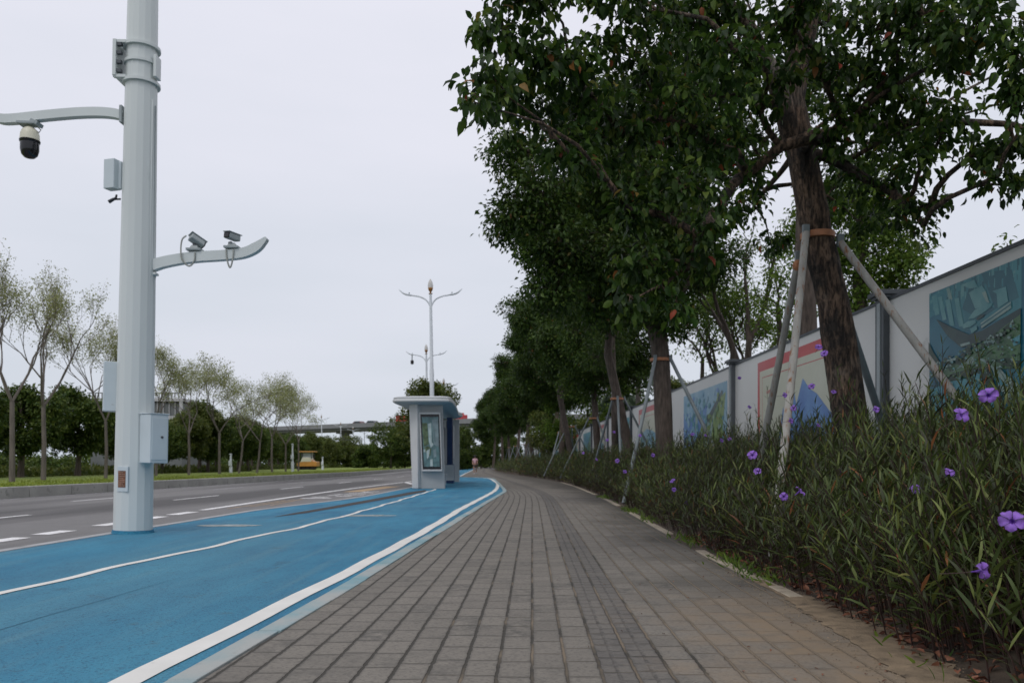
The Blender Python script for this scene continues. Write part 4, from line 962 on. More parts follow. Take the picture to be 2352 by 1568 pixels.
for i, (X, Y, lb) in enumerate(ts):
    dup(bg, (X, Y, -.1), .6 + i * .7, label=lb or 'grey tripod brace on the %s tree of the right-hand row' % ORD[i + 2], cat='tree brace', group='tree braces along the row')

# ================================================================== TREES BEHIND THE FENCE
def recurse(mb, rnd, p, d, ln, r, depth, tips, spread=.5, up=.25, kids=(2, 3), seg=3, n=6):
    pts = [p]; rad = [r]; q = p; dd = d.copy()
    for i in range(seg):
        dd = (dd + Vector((rnd.gauss(0, .10), rnd.gauss(0, .10), up * .25))).normalized(); q = q + dd * (ln / seg); pts.append(q); rad.append(r * (1 - .35 * (i + 1) / seg))
    mb.tube(pts, rad, n if depth > 1 else 4, caps=False)
    if depth <= 2: tips += pts[1:]
    if depth == 0: return
    for k in range(rnd.randint(*kids)):
        nd = (dd + Vector((rnd.gauss(0, spread), rnd.gauss(0, spread), rnd.gauss(up * .5, spread * .4)))).normalized()
        recurse(mb, rnd, pts[-1 - (k % 2)], nd, ln * rnd.uniform(.62, .85), r * .6, depth - 1, tips, spread, up, kids, seg, max(4, n - 1))
def fork_tree(name, seed, base, h, r, leaf, bark, per, L, crad, spread=.5, up=.4, depth=5, trunk_frac=.3, kids=(2, 3), lean=(0, 0), **kw):
    rnd = random.Random(seed); rs = np.random.RandomState(seed); root = empty(name, base, **kw); mb = MB(); tips = []
    f = h * trunk_frac; p0 = Vector((0, 0, 0)); p1 = Vector((lean[0], lean[1], f))
    mb.tube([p0, p0.lerp(p1, .5) + Vector((.03, 0, 0)), p1], [r * 1.2, r, r * .9], 9, caps=False)
    ln = (h - f) / 3.1
    for k in range(3 if kids[1] > 2 else 2):
        a = 2.1 * k + rnd.random(); recurse(mb, rnd, p1, Vector((math.cos(a) * spread, math.sin(a) * spread, 1)).normalized(), ln, r * .62, depth - 1, tips, spread, up, kids)
    mb.build('trunk', bark, root, smooth=60)
    V, fs = clusters_leaves(rs, np.array([tuple(t) for t in tips]), np.full(len(tips), crad), per, L, .5, T_SIMPLE, .2)
    np_mesh('crown', V, fs, leaf, root); return root
GB = 'trees growing behind the hoarding'
TB = [(1890,480,16,60),(1960,470,16,70),(2040,500,16,60),(2080,570,16,45),(1980,580,16,80),(1900,600,16,70),(2060,640,16,50),(1990,660,16,60),(2090,600,15.5,35),(1930,700,16,40),(2020,710,16,35),(1850,540,16.5,60),(2000,410,16.5,50)]
blob_tree('leafy_tree', 71, (6.9, 16, .3), [(6.9, 16, .3), (6.8, 16, 2.5), (6.7, 16, 4.5), (6.8, 16, 6)], [.16, .14, .1, .05], PB(TB), 95, .28, 28, .095, M['leaf_bright'], M['bark_dark'], limb_r=.05,
          label='bright green rounded tree behind the hoarding, right of the nearest leaning trunk', cat='tree', group=GB)
blob_tree('leafy_tree', 72, (5.05, 14, .3), [(5.05, 14, .3), (5.0, 14, 2.5), (4.95, 14, 4.6), (4.9, 14, 7)], [.2, .18, .15, .06], PB([(1850,300,14,60),(1900,200,14,70),(1800,200,14.5,60),(1940,380,14.5,50)]), 40, .26, 26, .09, M['leaf_row'], M['bark_dark'],
          label='black trunk standing behind the hoarding, half hidden by the nearest tree', cat='tree', group=GB)
fork_tree('leafy_tree', 73, (5.6, 20, .3), 7.2, .16, M['leaf_bright'], M['bark_dark'], 5, .10, .22, spread=.42, depth=5, trunk_frac=.36, kids=(2, 2), label='forked dark tree behind the hoarding with sparse upright branches', cat='tree', group=GB)
fork_tree('leafy_tree', 74, (6.2, 23, .3), 6.2, .13, M['leaf_bright'], M['bark_dark'], 10, .11, .3, spread=.6, depth=5, trunk_frac=.3, kids=(2, 3), label='light green loose tree behind the hoarding, next left of the forked tree', cat='tree', group=GB)
TC = [(1800,640,19,50),(1770,720,19,50),(1830,700,19,45),(1780,600,19.5,40),(1740,680,20,35),(1820,780,19,30)]
blob_tree('leafy_tree', 75, (6.6, 19.4, .3), [(6.6, 19.4, .3), (6.4, 19.4, 2.5), (6.2, 19.3, 4.6)], [.12, .1, .05], PB(TC), 40, .26, 24, .10, M['leaf_bright'], M['bark_dark'],
          label='yellow-green tree behind the hoarding between the forked tree and the nearest trunk', cat='tree', group=GB)
TD = [(1590,800,24,35),(1620,760,24,40),(1660,800,24,35),(1560,760,25,30),(1680,740,24,30),(1600,700,26,40),(1640,860,23,25)]
blob_tree('leafy_tree', 76, (5.9, 24.5, .3), [(5.9, 24.5, .3), (5.6, 24.5, 2), (5.6, 24.3, 4)], [.12, .1, .05], PB(TD), 34, .28, 22, .10, M['leaf_bright'], M['bark_dark'],
          label='low loose tree behind the hoarding above the blue and green picture', cat='tree', group=GB)
bushes = [(1400,960,50,60),(1340,985,55,50),(1300,970,60,60),(1260,985,66,50),(1350,940,60,60),(1250,1000,75,40),(1500,940,40,35),(1560,900,36,35),(1420,900,60,50)]
for i, (x, y, Y, rr_) in enumerate(bushes):
    c = P(x, y, Y); r_ = rr_ / F * Y
    blob_tree('background_tree', 80 + i, (c.x, c.y, 0), [(c.x, c.y, 0), (c.x, c.y, c.z)], [.15, .08], [(b[0], b[1], .8, 1) for b in round_blobs(np.random.RandomState(i), 7, tuple(c), r_ * .8, r_ * .9, r_ * .5)], 22, .4, 22, .2, M['leaf_olive'] if i % 2 else M['leaf_bright'], M['bark_dark'], twigs=False, tn=7,
              label=['pale bush tree behind the hoarding seen between the fourth and third row trees', 'olive tree behind the hoarding seen through the fifth brace', 'light green tree behind the hoarding beside the fifth row trunk', 'olive tree far behind the hoarding beside the eighth row trunk',
              'tallest light green tree far behind the hoarding', 'farthest olive bush behind the end of the hoarding', 'light green bush right of the palm behind the hoarding', 'olive bush tree behind the second cream notice', 'light green tree behind the palm fronds'][i], cat='tree', group=GB)
def palm(x, y, Y, seed, label):
    rnd = random.Random(seed); c = P(x, y, Y); root = empty('palm_tree', (c.x, c.y, .2), label, 'palm tree', GB)
    h = c.z - .2; m = MB(); m.tube([(0, 0, 0), (.05, 0, h * .5), (0, 0, h)], [.22, .16, .14], 10); m.build('trunk', M['bark_pale'], root, smooth=50)
    parts = []; rs = np.random.RandomState(seed)
    for k in range(15):
        a = k * 2.4; el_ = rnd.uniform(.1, 1.1); ps = []; ds = []
        for s in np.linspace(.1, 1, 26):
            rr_ = s * 2.0; z = math.sin(el_) * rr_ * 1.3 - (s ** 2) * 2.0
            ps.append((math.cos(a) * rr_ * math.cos(el_), math.sin(a) * rr_ * math.cos(el_), h + z))
        ps = np.array(ps); tn_ = nrm(np.gradient(ps, axis=0)); sd = nrm(np.cross(tn_, np.array([0, 0, 1.0])))
        for sg in (-1, 1):
            D = sd * sg * .8 + tn_ * .5 + np.array([0, 0, -.45]) + rs.normal(size=ps.shape) * .08
            parts.append(leaves(T_SIMPLE, ps, D, np.tile([0, 0, 1.0], (len(ps), 1)), np.linspace(.65, .3, len(ps)), np.full(len(ps), .07)))
    V, fs = join(parts); np_mesh('fronds', V, fs, M['leaf_palm'], root)
palm(1465, 850, 45, 1, 'palm with arching grey-green fronds behind the hoarding, left of the second row tree')
palm(1425, 930, 50, 2, 'lower palm half hidden behind the third row tree trunk')
sp_b = [(P(2300, 575, 8.3), .13, .8, .5), (P(2325, 560, 8.3), .12, .8, .4)]
blob_tree('climbing_shrub', 91, (5.35, 8.2, .3), [(5.35, 8.2, .3), (5.2, 8.3, 2.0), (4.95, 8.3, 3.0)], [.03, .02, .01], [(Vector((5.0, 8.35, 3.12)), .16, .7, 1)], 5, .10, 6, .075, M['leaf_bright'], M['bark_dark'], T=T_BROAD, limb_r=.01,
          label='small leafy sprig showing over the top rail of the nearest hoarding panel', cat='shrub')

# ================================================================== LEFT SIDE: MEDIAN TREES
GL = 'sparse young trees on the median'
sA = fork_tree('sparse_tree', 101, (-17.0, 30, .3), 7.8, .080, M['leaf_sparse'], M['bark_pale'], 3, .085, .28, spread=.42, up=.42, depth=6, trunk_frac=.34, kids=(2, 3), label='tallest sparse tree with a leaning pale trunk at the left edge', cat='tree', group=GL)
sB = fork_tree('sparse_tree', 102, (-16.7, 34, .3), 6.5, .062, M['leaf_sparse'], M['bark_pale'], 4, .085, .30, spread=.5, up=.36, depth=6, trunk_frac=.36, kids=(2, 3), label='thin sparse tree just left of the camera pole', cat='tree', group=GL)
sC = fork_tree('sparse_tree', 103, (-17.0, 43.5, .3), 6.3, .062, M['leaf_sparse'], M['bark_pale'], 3, .10, .36, spread=.62, up=.16, depth=6, trunk_frac=.34, kids=(2, 3), label='sparse tree first to the right of the white roadside cabinet of the pole', cat='tree', group=GL)
sD = fork_tree('sparse_tree', 104, (-17.0, 51.5, .3), 6.8, .062, M['leaf_sparse'], M['bark_pale'], 3, .10, .36, spread=.7, up=.2, depth=6, trunk_frac=.3, kids=(2, 3), lean=(.25, 0), label='slim sparse tree just right of the short white post', cat='tree', group=GL)
more = [(-16.5, 27.3, sA, 1.0, 2.0, 'sparse tree cut off by the left edge of the view'), (-17.3, 40.2, sB, 1.0, 1.3, 'sparse tree rising directly behind the camera pole'), (-16.9, 47.8, sC, 1.12, 2.2, 'sparse tree standing just left of the short white post'),
        (-16.9, 54.8, sD, 1.02, .9, 'sparse tree with the palest straight trunk among the median trees'), (-17.0, 58.6, sC, 1.15, 4.2, 'sparse tree two places left of the tall white post'),
        (-17.1, 62.5, sD, 1.0, 5.0, 'sparse tree just left of the tall white post'), (-17.3, 67.0, sC, 1.05, .2, 'last sparse tree of the median row before the yellow roller')]
for X, Y, src, s, rz, lb in more: dup(src, (X, Y, .3), rz, s, label=lb, cat='tree', group=GL)
def dense(seed, base, h, rx, leaf, name='dense_tree', n=15, L=.18, cb=.3, **kw):
    rs = np.random.RandomState(seed); X, Y, z = base
    bl = [(b[0], b[1], .75, 1) for b in round_blobs(rs, n, (X, Y, z + h * (1 + cb) / 2), rx * .8, h * (1 - cb) / 2 * .88, rx * .45)]
    return blob_tree(name, seed, base, [(X, Y, z), (X + .1, Y, z + h * .4), (X, Y, z + h * .8)], [.13, .1, .04], bl, 44, .32, 26, L, leaf, M['bark_dark'], twigs=False, limb_r=.05, tn=8, **kw)
GD = 'dark trees in the hedge row behind the median'
dA = dense(111, (-20.8, 35, .2), 4.2, 1.55, M['leaf_dark'], cb=.22, label='dark dense tree at the left edge behind the tallest sparse tree', cat='tree', group=GD)
dB = dense(112, (-20.8, 39.6, .2), 4.5, 1.6, M['leaf_dark'], cb=.22, label='dark umbrella crowned tree just left of the camera pole', cat='tree', group=GD)
dC = dense(113, (-21, 55.5, .2), 4.8, 1.7, M['leaf_olive'], cb=.2, label='olive green dense tree right of the pole cabinet in front of the pale building', cat='tree', group=GD)
dup(dB, (-20.6, 30.6, .2), 2.0, .95, label='dark hedge row tree cut off by the left edge', cat='tree', group=GD)
k = 0; y = 43.5; srcs = [dA, dB, dB, dA, dC]
while y < 112:
    X = -20.8 - .3 * math.sin(y * 1.3) - min(4.5, max(0, y - 66) * .5) - max(0, y - 75) * .05
    k += 1; dup(srcs[k % 5], (X, y, .2), y * 1.9, (.86 if y < 53 else 1.0) + .08 * math.sin(y * 2.1), label='%s tree of the dark hedge row counting rightwards from the camera pole' % ORD[k - 1], cat='tree', group=GD)
    y += 3.1 + .4 * math.sin(y) + (y > 70) * 1.2
for (x, yt, Y, rr_, lb, lf) in [(765, 1010, 135, 55, 'olive round tree right of the yellow roller', 1), (815, 1015, 140, 50, 'olive tree second to the right of the yellow roller', 1), (848, 1018, 120, 30, 'thin dark tree left of the big dark tree before the overpass', 0), (897, 978, 112, 60, 'big dark round tree left of the bus shelter, below the overpass', 0), (725, 1012, 125, 50, 'olive tree directly behind the yellow roller', 1),
                                (930, 1000, 125, 40, 'dark tree between the big round tree and the bus shelter', 0)]:
    X = (x - CX) / F * Y; h = CAMH + (HZ - yt) / F * Y; dense(int(x), (X, Y, 0), h, rr_ / F * Y * 1.15, M['leaf_olive'] if lf else M['leaf_dark'], n=13, L=.28, cb=.08, label=lb, cat='tree', group='far trees by the road end')
dense(201, (-5.9, 57, 0), 6.6, 2.3, M['leaf_olive'], n=16, L=.2, cb=.3, label='olive green tree rising behind the bus shelter roof', cat='tree', group='trees beyond the bus shelter')
dense(202, (-4.9, 80, 0), 6.0, 2.2, M['leaf_olive'], n=14, L=.22, cb=.06, label='olive tree beside the far cycle path, right of the bus shelter', cat='tree', group='trees beyond the bus shelter').location.x = -7.0
for i, (X, Y, h) in enumerate([(-8.5, 128, 7.5), (-10.5, 140, 7.5), (-6, 160, 9), (-12, 150, 7), (-3, 170, 10), (1, 175, 10)]):
    dense(210 + i, (X, Y, 0), h, 4.2, M['leaf_dark'], n=14, L=.32, cb=.02, label=['dark tree closing the footpath end, nearest the road', 'dark tree closing the footpath end behind the bus shelter', 'tall dark tree straight behind the distant person', 'low dark tree in the gap beyond the road end', 'tall dark tree at the footpath end right of the person', 'dark tree at the footpath end nearest the hoarding'][i], cat='tree', group='dark trees at the end of the path')

# undergrowth strip behind the median trees
rs = np.random.RandomState(61); n = 26000
yy = 20 + 150 * rs.uniform(0, 1, n) ** 1.3; xx = np.array([itp(MK, a) for a in yy]) - 8.6 - rs.uniform(0, 2.2, n) - np.minimum(4, np.maximum(0, yy - 66) * .5)
pos = np.stack([xx, yy, rs.uniform(.2, .62, n) * (1 + .15 * np.sin(yy * .9))], 1)
V, fs = leaves(T_SIMPLE, pos, rs.normal(size=(n, 3)) + np.array([0, 0, .8]), rs.normal(size=(n, 3)), rs.uniform(.15, .38, n), rs.uniform(.06, .14, n))
tag(np_mesh('undergrowth', V, fs, M['leaf_olive']), 'low dark undergrowth beneath the hedge row of trees', 'undergrowth', kind='stuff')

rs = np.random.RandomState(62); n = 5200
xx = rs.uniform(-190, 60, n); yy = 185 + rs.uniform(0, 12, n); hh_ = 2.7 + .6 * np.sin(xx * .31) + .8 * np.sin(xx * .83 + 1)
pos = np.stack([xx, yy, hh_ * rs.uniform(0, 1, n) ** .7], 1)
parts = clusters_leaves(rs, pos, np.full(n, .9), 8, .75, .6)
tag(np_mesh('far_treeline', parts[0], parts[1], M['leaf_dark']), 'low dark treeline closing the horizon beyond the road', 'treeline', kind='stuff')
def white_post(x, ytop, ybase, label, z0=.3):
    Y = (CAMH - z0) * F / (ybase - HZ); X = (x - CX) / F * Y; h = (ybase - ytop) / F * Y
    root = empty('marker_post', (X, Y, z0 - .02), label, 'post', 'white posts on the median verge')
    m = MB(); m.lathe([(.11, 0), (.11, h * .35), (.07, h * .4), (.06, h)], n=10); m.build('shaft', M['lamp_white'], root, smooth=40)
    m = MB(); m.box((.0, -.1, h * .55), (.2, .14, .34)); m.build('equipment_box', M['lamp_white'], root, bevel=.01)
    m = MB(); m.box((0, 0, h + .04), (.18, .18, .08), top=.4); m.build('cap', M['grey_metal'], root)
white_post(530, 1043, 1086, 'short white post with small box between the median trees'); white_post(672, 1020, 1083, 'tall white post standing left of the yellow roller'); white_post(741, 1050, 1079, 'small white post just right of the yellow roller')

# yellow road roller
Yr = 83; Xr = (708 - CX) / F * Yr
rl = empty('road_roller', (Xr, Yr, .28), 'yellow road roller with a canopy parked on the grass verge', 'road roller')
M['yellow'] = simple('machine_paint', (.52, .24, .05), .45, .12, dirt=((.3, .17, .06), 4, .6)); M['tyre'] = simple('tyre_rubber', (.02, .02, .022), .8, .2)
m = MB(); m.prismy([(-1.15, .45), (1.2, .45), (1.2, 1.0), (.7, 1.05), (.55, 1.25), (-.35, 1.3), (-.6, 1.0), (-1.15, .85)], -.75, .75); m.build('body', M['yellow'], rl, bevel=.04)
m = MB(); m.prismy([(-.75, .98), (.6, 1.02), (.4, 1.52), (-.5, 1.52)], -.77, .7); m.build('hood', M['cream'], rl, bevel=.03)
m = MB(); m.box((-.05, 0, 2.2), (1.9, 1.7, .12)); cp = m.build('canopy', M['yellow'], rl, bevel=.03)
m = MB()
for a in (-.6, .55):
    for b in (-.7, .7): m.box((a, b, 1.75), (.07, .07, .85))
m.build('canopy_post', M['dark_metal'], rl)
m = MB(); m.box((-.03, 0, 1.82), (1.0, .9, .62)); m.build('cab_screen', M['grey_metal'], rl)
for a in (-.95, -.45, .05, .55):
    m = MB(); m.lathe([(.05, -.6), (.33, -.6), (.36, -.52), (.36, .52), (.33, .6), (.05, .6)], (0, 0, 0), 18, rot=(R(90), 0, 0)); wh = m.build('wheel', M['tyre'], rl, smooth=40, loc=(a, 0, .34))
    m = MB(); m.lathe([(.03, -.63), (.15, -.625), (.15, -.60)], (0, 0, 0), 12, rot=(R(90), 0, 0)); m.build('rim', M['lamp_white'], wh)

rl.scale = (.84, .84, .84)
# overpass, piers, vehicles, building
M['bridge'] = simple('bridge_concrete', (.22, .225, .23), .8, .15, .05); M['bridge_light'] = simple('bridge_parapet', (.23, .24, .25), .8, .1, .1)
A, Bq = P(430, 992, 262), P(1420, 950, 172)
ov = empty('overpass', (A.x, A.y, 0), 'long grey concrete overpass crossing behind the trees and the bus shelter', 'overpass')
dvec = (Bq - A); dvec.z = 0; Ln = dvec.length; ang = math.atan2(dvec.y, dvec.x); ov.rotation_euler = (0, 0, ang)
zt = 11.0
m = MB(); m.box((Ln / 2, 0, zt - 1.15), (Ln, 8.6, .6)); m.build('girder', M['bridge'], ov)
m = MB(); m.box((Ln / 2, 0, zt - .72), (Ln, 10.6, .26)); m.build('deck', M['bridge_light'], ov)
m = MB(); m.box((Ln / 2, -5.2, zt - .18), (Ln, .2, .82)); m.build('parapet', M['bridge'], ov); m = MB(); m.box((Ln / 2, 5.2, zt - .18), (Ln, .2, .82)); m.build('parapet', M['bridge'], ov)
for k in range(6):
    m = MB(); m.box((18 + k * 27, 0, (zt - 1.4) / 2), (1.3, 2.4, zt - 1.4)); m.box((18 + k * 27, 0, zt - 1.8), (1.5, 5.0, .7)); m.build('pier', M['bridge'], ov, bevel=.1)
def veh(s, kind, colr, label):
    u = dvec.normalized(); p = A + u * s; root = empty(kind, (p.x, p.y, zt - .59), label, 'car' if kind != 'van' else 'van', 'vehicles crossing the overpass'); root.rotation_euler = (0, 0, ang)
    mt = simple(kind + '_paint', colr, .35, .05); off = -2.5
    if kind == 'van':
        m = MB(); m.box((-.4, off, 1.7), (2.3, 1.8, 1.5)); m.build('cargo_box', mt, root, bevel=.05)
        m = MB(); m.box((1.3, off, 1.35), (1.1, 1.8, 1.2)); m.build('cab', mt, root, bevel=.15)
        ws = (-1.0, 1.2); r_ = .4
    else:
        m = MB(); m.prismy([(-2.2, .4), (2.2, .4), (2.25, .8), (1.2, .98), (.5, 1.45), (-1.2, 1.48), (-1.9, 1.0), (-2.25, .9)], off - .85, off + .85); m.build('body', mt, root, bevel=.06)
        m = MB(); m.prismy([(-1.2, 1.0), (1.0, 1.0), (.45, 1.38), (-1.1, 1.40)], off - .87, off + .87); m.build('window', M['tint'], root)
        ws = (-1.4, 1.4); r_ = .34
    for a in ws:
        m = MB(); m.lathe([(.02, -.95), (r_, -.95), (r_, .95), (.02, .95)], (0, 0, 0), 14, rot=(R(90), 0, 0)); m.build('wheel', M['tyre'], root, loc=(a, off, r_))
def sx(x):
    best = min(range(0, 2000), key=lambda k: abs(((A + dvec.normalized() * (Ln * k / 2000)).x / (A + dvec.normalized() * (Ln * k / 2000)).y * F + CX) - x)); return Ln * best / 2000
veh(sx(843), 'car', (.10, .03, .03), 'dark red car on the overpass above the far trees'); veh(sx(874), 'car', (.07, .07, .08), 'dark grey car following the red car on the overpass')
veh(sx(941), 'van', (.40, .03, .03), 'small red box van on the overpass just left of the bus shelter'); veh(sx(1070), 'van', (.45, .03, .035), 'small red box van on the overpass just right of the bus shelter roof')
Yb = 130
M['louvre'] = simple('louvre_panel', (.12, .13, .13), .6, .2, .6); M['bwhite'] = simple('white_cladding', (.42, .42, .43), .6, .06)
c0, c1 = P(200, 0, Yb).x, P(419, 0, Yb).x; zz = lambda y: CAMH + (HZ - y) / F * Yb
bd = empty('station_building', ((c0 + c1) / 2, Yb + 6, 0), 'pale building with dark louvre bands behind the trees right of the camera pole', 'building')
wd_ = c1 - c0
m = MB(); m.box((0, 0, zz(925) / 2), (wd_ - .6, 11, zz(925))); m.build('wall', M['louvre'], bd)
for ya, yb in ((921, 914), (963, 955)):
    m = MB(); m.box((0, 0, (zz(ya) + zz(yb)) / 2), (wd_, 12, zz(yb) - zz(ya))); m.build('floor_band', M['bwhite'], bd)
m = MB()
for k in range(30): m.box((-wd_ / 2 + .3 + k * wd_ / 30, -5.9, (zz(914) + zz(902)) / 2), (.12, .12, zz(902) - zz(914)))
m.box((0, -5.9, zz(902)), (wd_, .14, .14)); m.build('roof_railing', M['louvre'], bd)
m = MB(); m.box((wd_ / 2 - .3, -5.8, (zz(955) + zz(921)) / 2), (.5, .3, zz(921) - zz(955))); m.build('corner_trim', M['bwhite'], bd)
m = MB()
for k in range(16): m.box((-wd_ / 2 + .6 + k * wd_ / 16, -5.62, (zz(955) + zz(921)) / 2), (.1, .2, zz(921) - zz(955)))
m.build('louvre', M['bwhite'], bd)

# ================================================================== PERSON
pp = Vector(((1091 - CX) / F * 73, 73, .01))
pr = empty('person', pp, 'distant person in a pink top, dark shorts and white shoes walking on the far pavement', 'person')
def skin_body(name, V, E, Rr, mat, parent, sub=1):
    me = bpy.data.meshes.new(name); me.from_pydata(V, E, []); me.materials.append(mat); o = link_mesh(name, me, parent)
    md = o.modifiers.new('skin', 'SKIN')
    for i, r_ in enumerate(Rr): o.data.skin_vertices[0].data[i].radius = (r_, r_) if not isinstance(r_, tuple) else r_
    o.data.skin_vertices[0].data[0].use_root = True; md.use_smooth_shade = True
    s = o.modifiers.new('sub', 'SUBSURF'); s.levels = sub; s.render_levels = sub
    return o
M['skin'] = simple('skin', (.45, .26, .19), .5, .05); M['pink'] = simple('pink_cloth', (.62, .38, .42), .8, .1); M['shorts'] = simple('dark_cloth', (.12, .10, .10), .8, .1); M['hair'] = simple('dark_hair', (.01, .008, .008), .5, .2); M['shoe'] = simple('white_shoe', (.6, .6, .65), .5, .05)
V = [(0, 0, .86), (0, 0, 1.05), (0, 0, 1.28), (0, 0, 1.36), (0, 0, 1.44), (0, .01, 1.54), (-.09, 0, .82), (-.09, -.10, .46), (-.08, -.08, .08), (-.08, -.20, .04), (.09, 0, .82), (.10, .10, .46), (.10, .26, .12), (.10, .19, .04),
     (-.17, 0, 1.32), (-.22, .05, 1.08), (-.2, -.10, .90), (-.2, -.14, .82), (.17, 0, 1.32), (.23, -.03, 1.08), (.2, -.16, .96), (.2, -.22, .9)]
E = [(0, 1), (1, 2), (2, 3), (3, 4), (4, 5), (0, 6), (6, 7), (7, 8), (8, 9), (0, 10), (10, 11), (11, 12), (12, 13), (2, 14), (14, 15), (15, 16), (16, 17), (2, 18), (18, 19), (19, 20), (20, 21)]
Rr = [.13, .11, .14, .06, .05, .095, .085, .055, .035, .03, .085, .055, .035, .03, .05, .036, .028, .03, .05, .036, .028, .03]
bdy = skin_body('body', V, E, Rr, M['skin'], pr)
skin_body('shirt', [(0, 0, .88), (0, 0, 1.05), (0, 0, 1.28), (0, 0, 1.37), (-.17, 0, 1.32), (-.21, .03, 1.14), (.17, 0, 1.32), (.22, -.02, 1.14)], [(0, 1), (1, 2), (2, 3), (2, 4), (4, 5), (2, 6), (6, 7)], [.155, .13, .16, .07, .065, .055, .065, .055], M['pink'], pr)
skin_body('shorts', [(0, 0, .92), (-.09, 0, .80), (-.095, -.06, .60), (.09, 0, .80), (.1, .05, .60)], [(0, 1), (1, 2), (0, 3), (3, 4)], [.145, .105, .085, .105, .085], M['shorts'], pr)
m = MB(); m.lathe([(.03, 1.44), (.10, 1.48), (.115, 1.56), (.10, 1.63), (.04, 1.67)], (0, .02, 0), 14); m.build('hair', M['hair'], pr, smooth=60)
for s, y in ((-.08, -.13), (.10, .23)):
    m = MB(); m.box((s, y, .05), (.1, .26, .09), (R(0 if s < 0 else -20), 0, 0)); m.build('shoe', M['shoe'], pr, bevel=.03)
m = MB(); m.box((.24, .0, .84), (.08, .2, .2)); m.build('handbag', M['shorts'], pr, bevel=.02)

# ================================================================== FLOWER BED
def ruellia(seed, n, yr, hs, Ls, node, xw=(0.08, 3.0), leafT=T_LANCE, ybias=1.0, ws=.088):
    rs = np.random.RandomState(seed); SP = []; SD = []; SU = []; SL = []; mb = MB()
    tubesV = []; tubesF = []
    y = yr[0] + (yr[1] - yr[0]) * rs.uniform(0, 1, n) ** ybias
    for i in range(n):
        x0 = itp(XR, y[i]); fx = xf(y[i]); wdt = fx - x0 - .12
        u = rs.uniform(.03, 1) if hs < 1.5 else rs.uniform(.5, .98); x = x0 + .06 + u * wdt
        z = bed_z(x, y[i]) - .02
        edge = min(1, .40 + .9 * (x - x0))
        h = hs * rs.uniform(.62, 1.14) * edge * (1 + .13 * math.sin(x * 3.7 + y[i] * 2.3) * math.sin(y[i] * 1.1 + x))
        if rs.uniform() < .05: h *= 1.18
        lean = np.array([-.22 * rs.uniform(.2, 1.3) - .5 * max(0, 1 - (x - x0) / .8) * rs.uniform(.3, 1), rs.normal(0, .16) - .08, 0])
        p0 = np.array([x, y[i], z]); k = max(4, int(h * .78 / node))
        ts = np.linspace(.10 + .1 * rs.uniform(), 1, k); rot = rs.uniform(0, 6.28)
        q = p0 + np.outer(ts, [0, 0, h]) + np.outer(ts ** 1.6 * h, lean)
        tubesV.append(np.array([p0, p0 + np.array([0, 0, h * .5]) + lean * h * .33, q[-1]])); 
        for j in range(k):
            t_ = ts[j]; a = rot + j * 1.57
            el_ = .50 + .65 * t_ ** 2; 
            for s in (0, math.pi):
                if t_ < .4 and rs.uniform() < .25: continue
                aa = a + s + rs.normal(0, .25); ee = el_ + rs.normal(0, .2)
                SP.append(q[j]); SD.append((math.cos(aa) * math.cos(ee), math.sin(aa) * math.cos(ee), math.sin(ee)))
                SL.append(Ls * rs.uniform(.65, 1.15) * (.75 + .35 * math.sin(3.14 * min(t_, .95))))
    SP = np.array(SP); SD = np.array(SD); SL = np.array(SL)
    V, fs = leaves(leafT, SP, SD, np.tile([0, 0, 1.0], (len(SP), 1)) + rs.normal(size=SP.shape) * .25, SL, SL * ws)
    TV = np.array(tubesV); m_ = len(TV); r_ = .0045 * (1 if Ls < .16 else 1.6)
    offs = np.array([(r_, 0, 0), (-r_ * .5, r_ * .87, 0), (-r_ * .5, -r_ * .87, 0)])
    W_ = (TV[:, :, None, :] + offs[None, None] * np.array([1, .8, .5])[None, :, None, None]).reshape(-1, 3)
    b = (np.arange(m_) * 9)[:, None, None]; ff = np.array([(l * 3 + k, l * 3 + (k + 1) % 3, l * 3 + 3 + (k + 1) % 3, l * 3 + 3 + k) for l in range(2) for k in range(3)])
    return (V, fs), (W_, [(ff[None] + b).reshape(-1, 4)])
LP = []; SPt = []
for args in [(9, 80, (5.0, 16), 1.34, .13, .085), (1, 460, (1.9, 4.2), .98, .155, .044), (2, 1200, (3.8, 8.5), 1.0, .155, .047), (3, 1600, (8, 17), .95, .15, .06), (4, 1500, (16, 34), 1.05, .19, .085), (5, 1600, (33, 66), 1.1, .30, .15), (6, 900, (60, 112), 1.05, .40, .2)]:
    a, b = ruellia(*args); LP.append(a); SPt.append(b)
V, fs = join(LP); VS, fS = join(SPt)
nleaf = sum(len(f) for f in fs); off = len(V)
allV = np.concatenate([V, VS]); fd = fs + [f + off for f in fS]
mi = np.concatenate([np.zeros(nleaf, dtype=int), np.ones(sum(len(f) for f in fS), dtype=int)])
tag(np_mesh('flower_bed_planting', allV, fd, [M['leaf_ruellia'], M['stem']], mi=mi), 'dense bed of narrow dark green leaves on purple stems between pavement and hoarding', 'plants', kind='stuff')

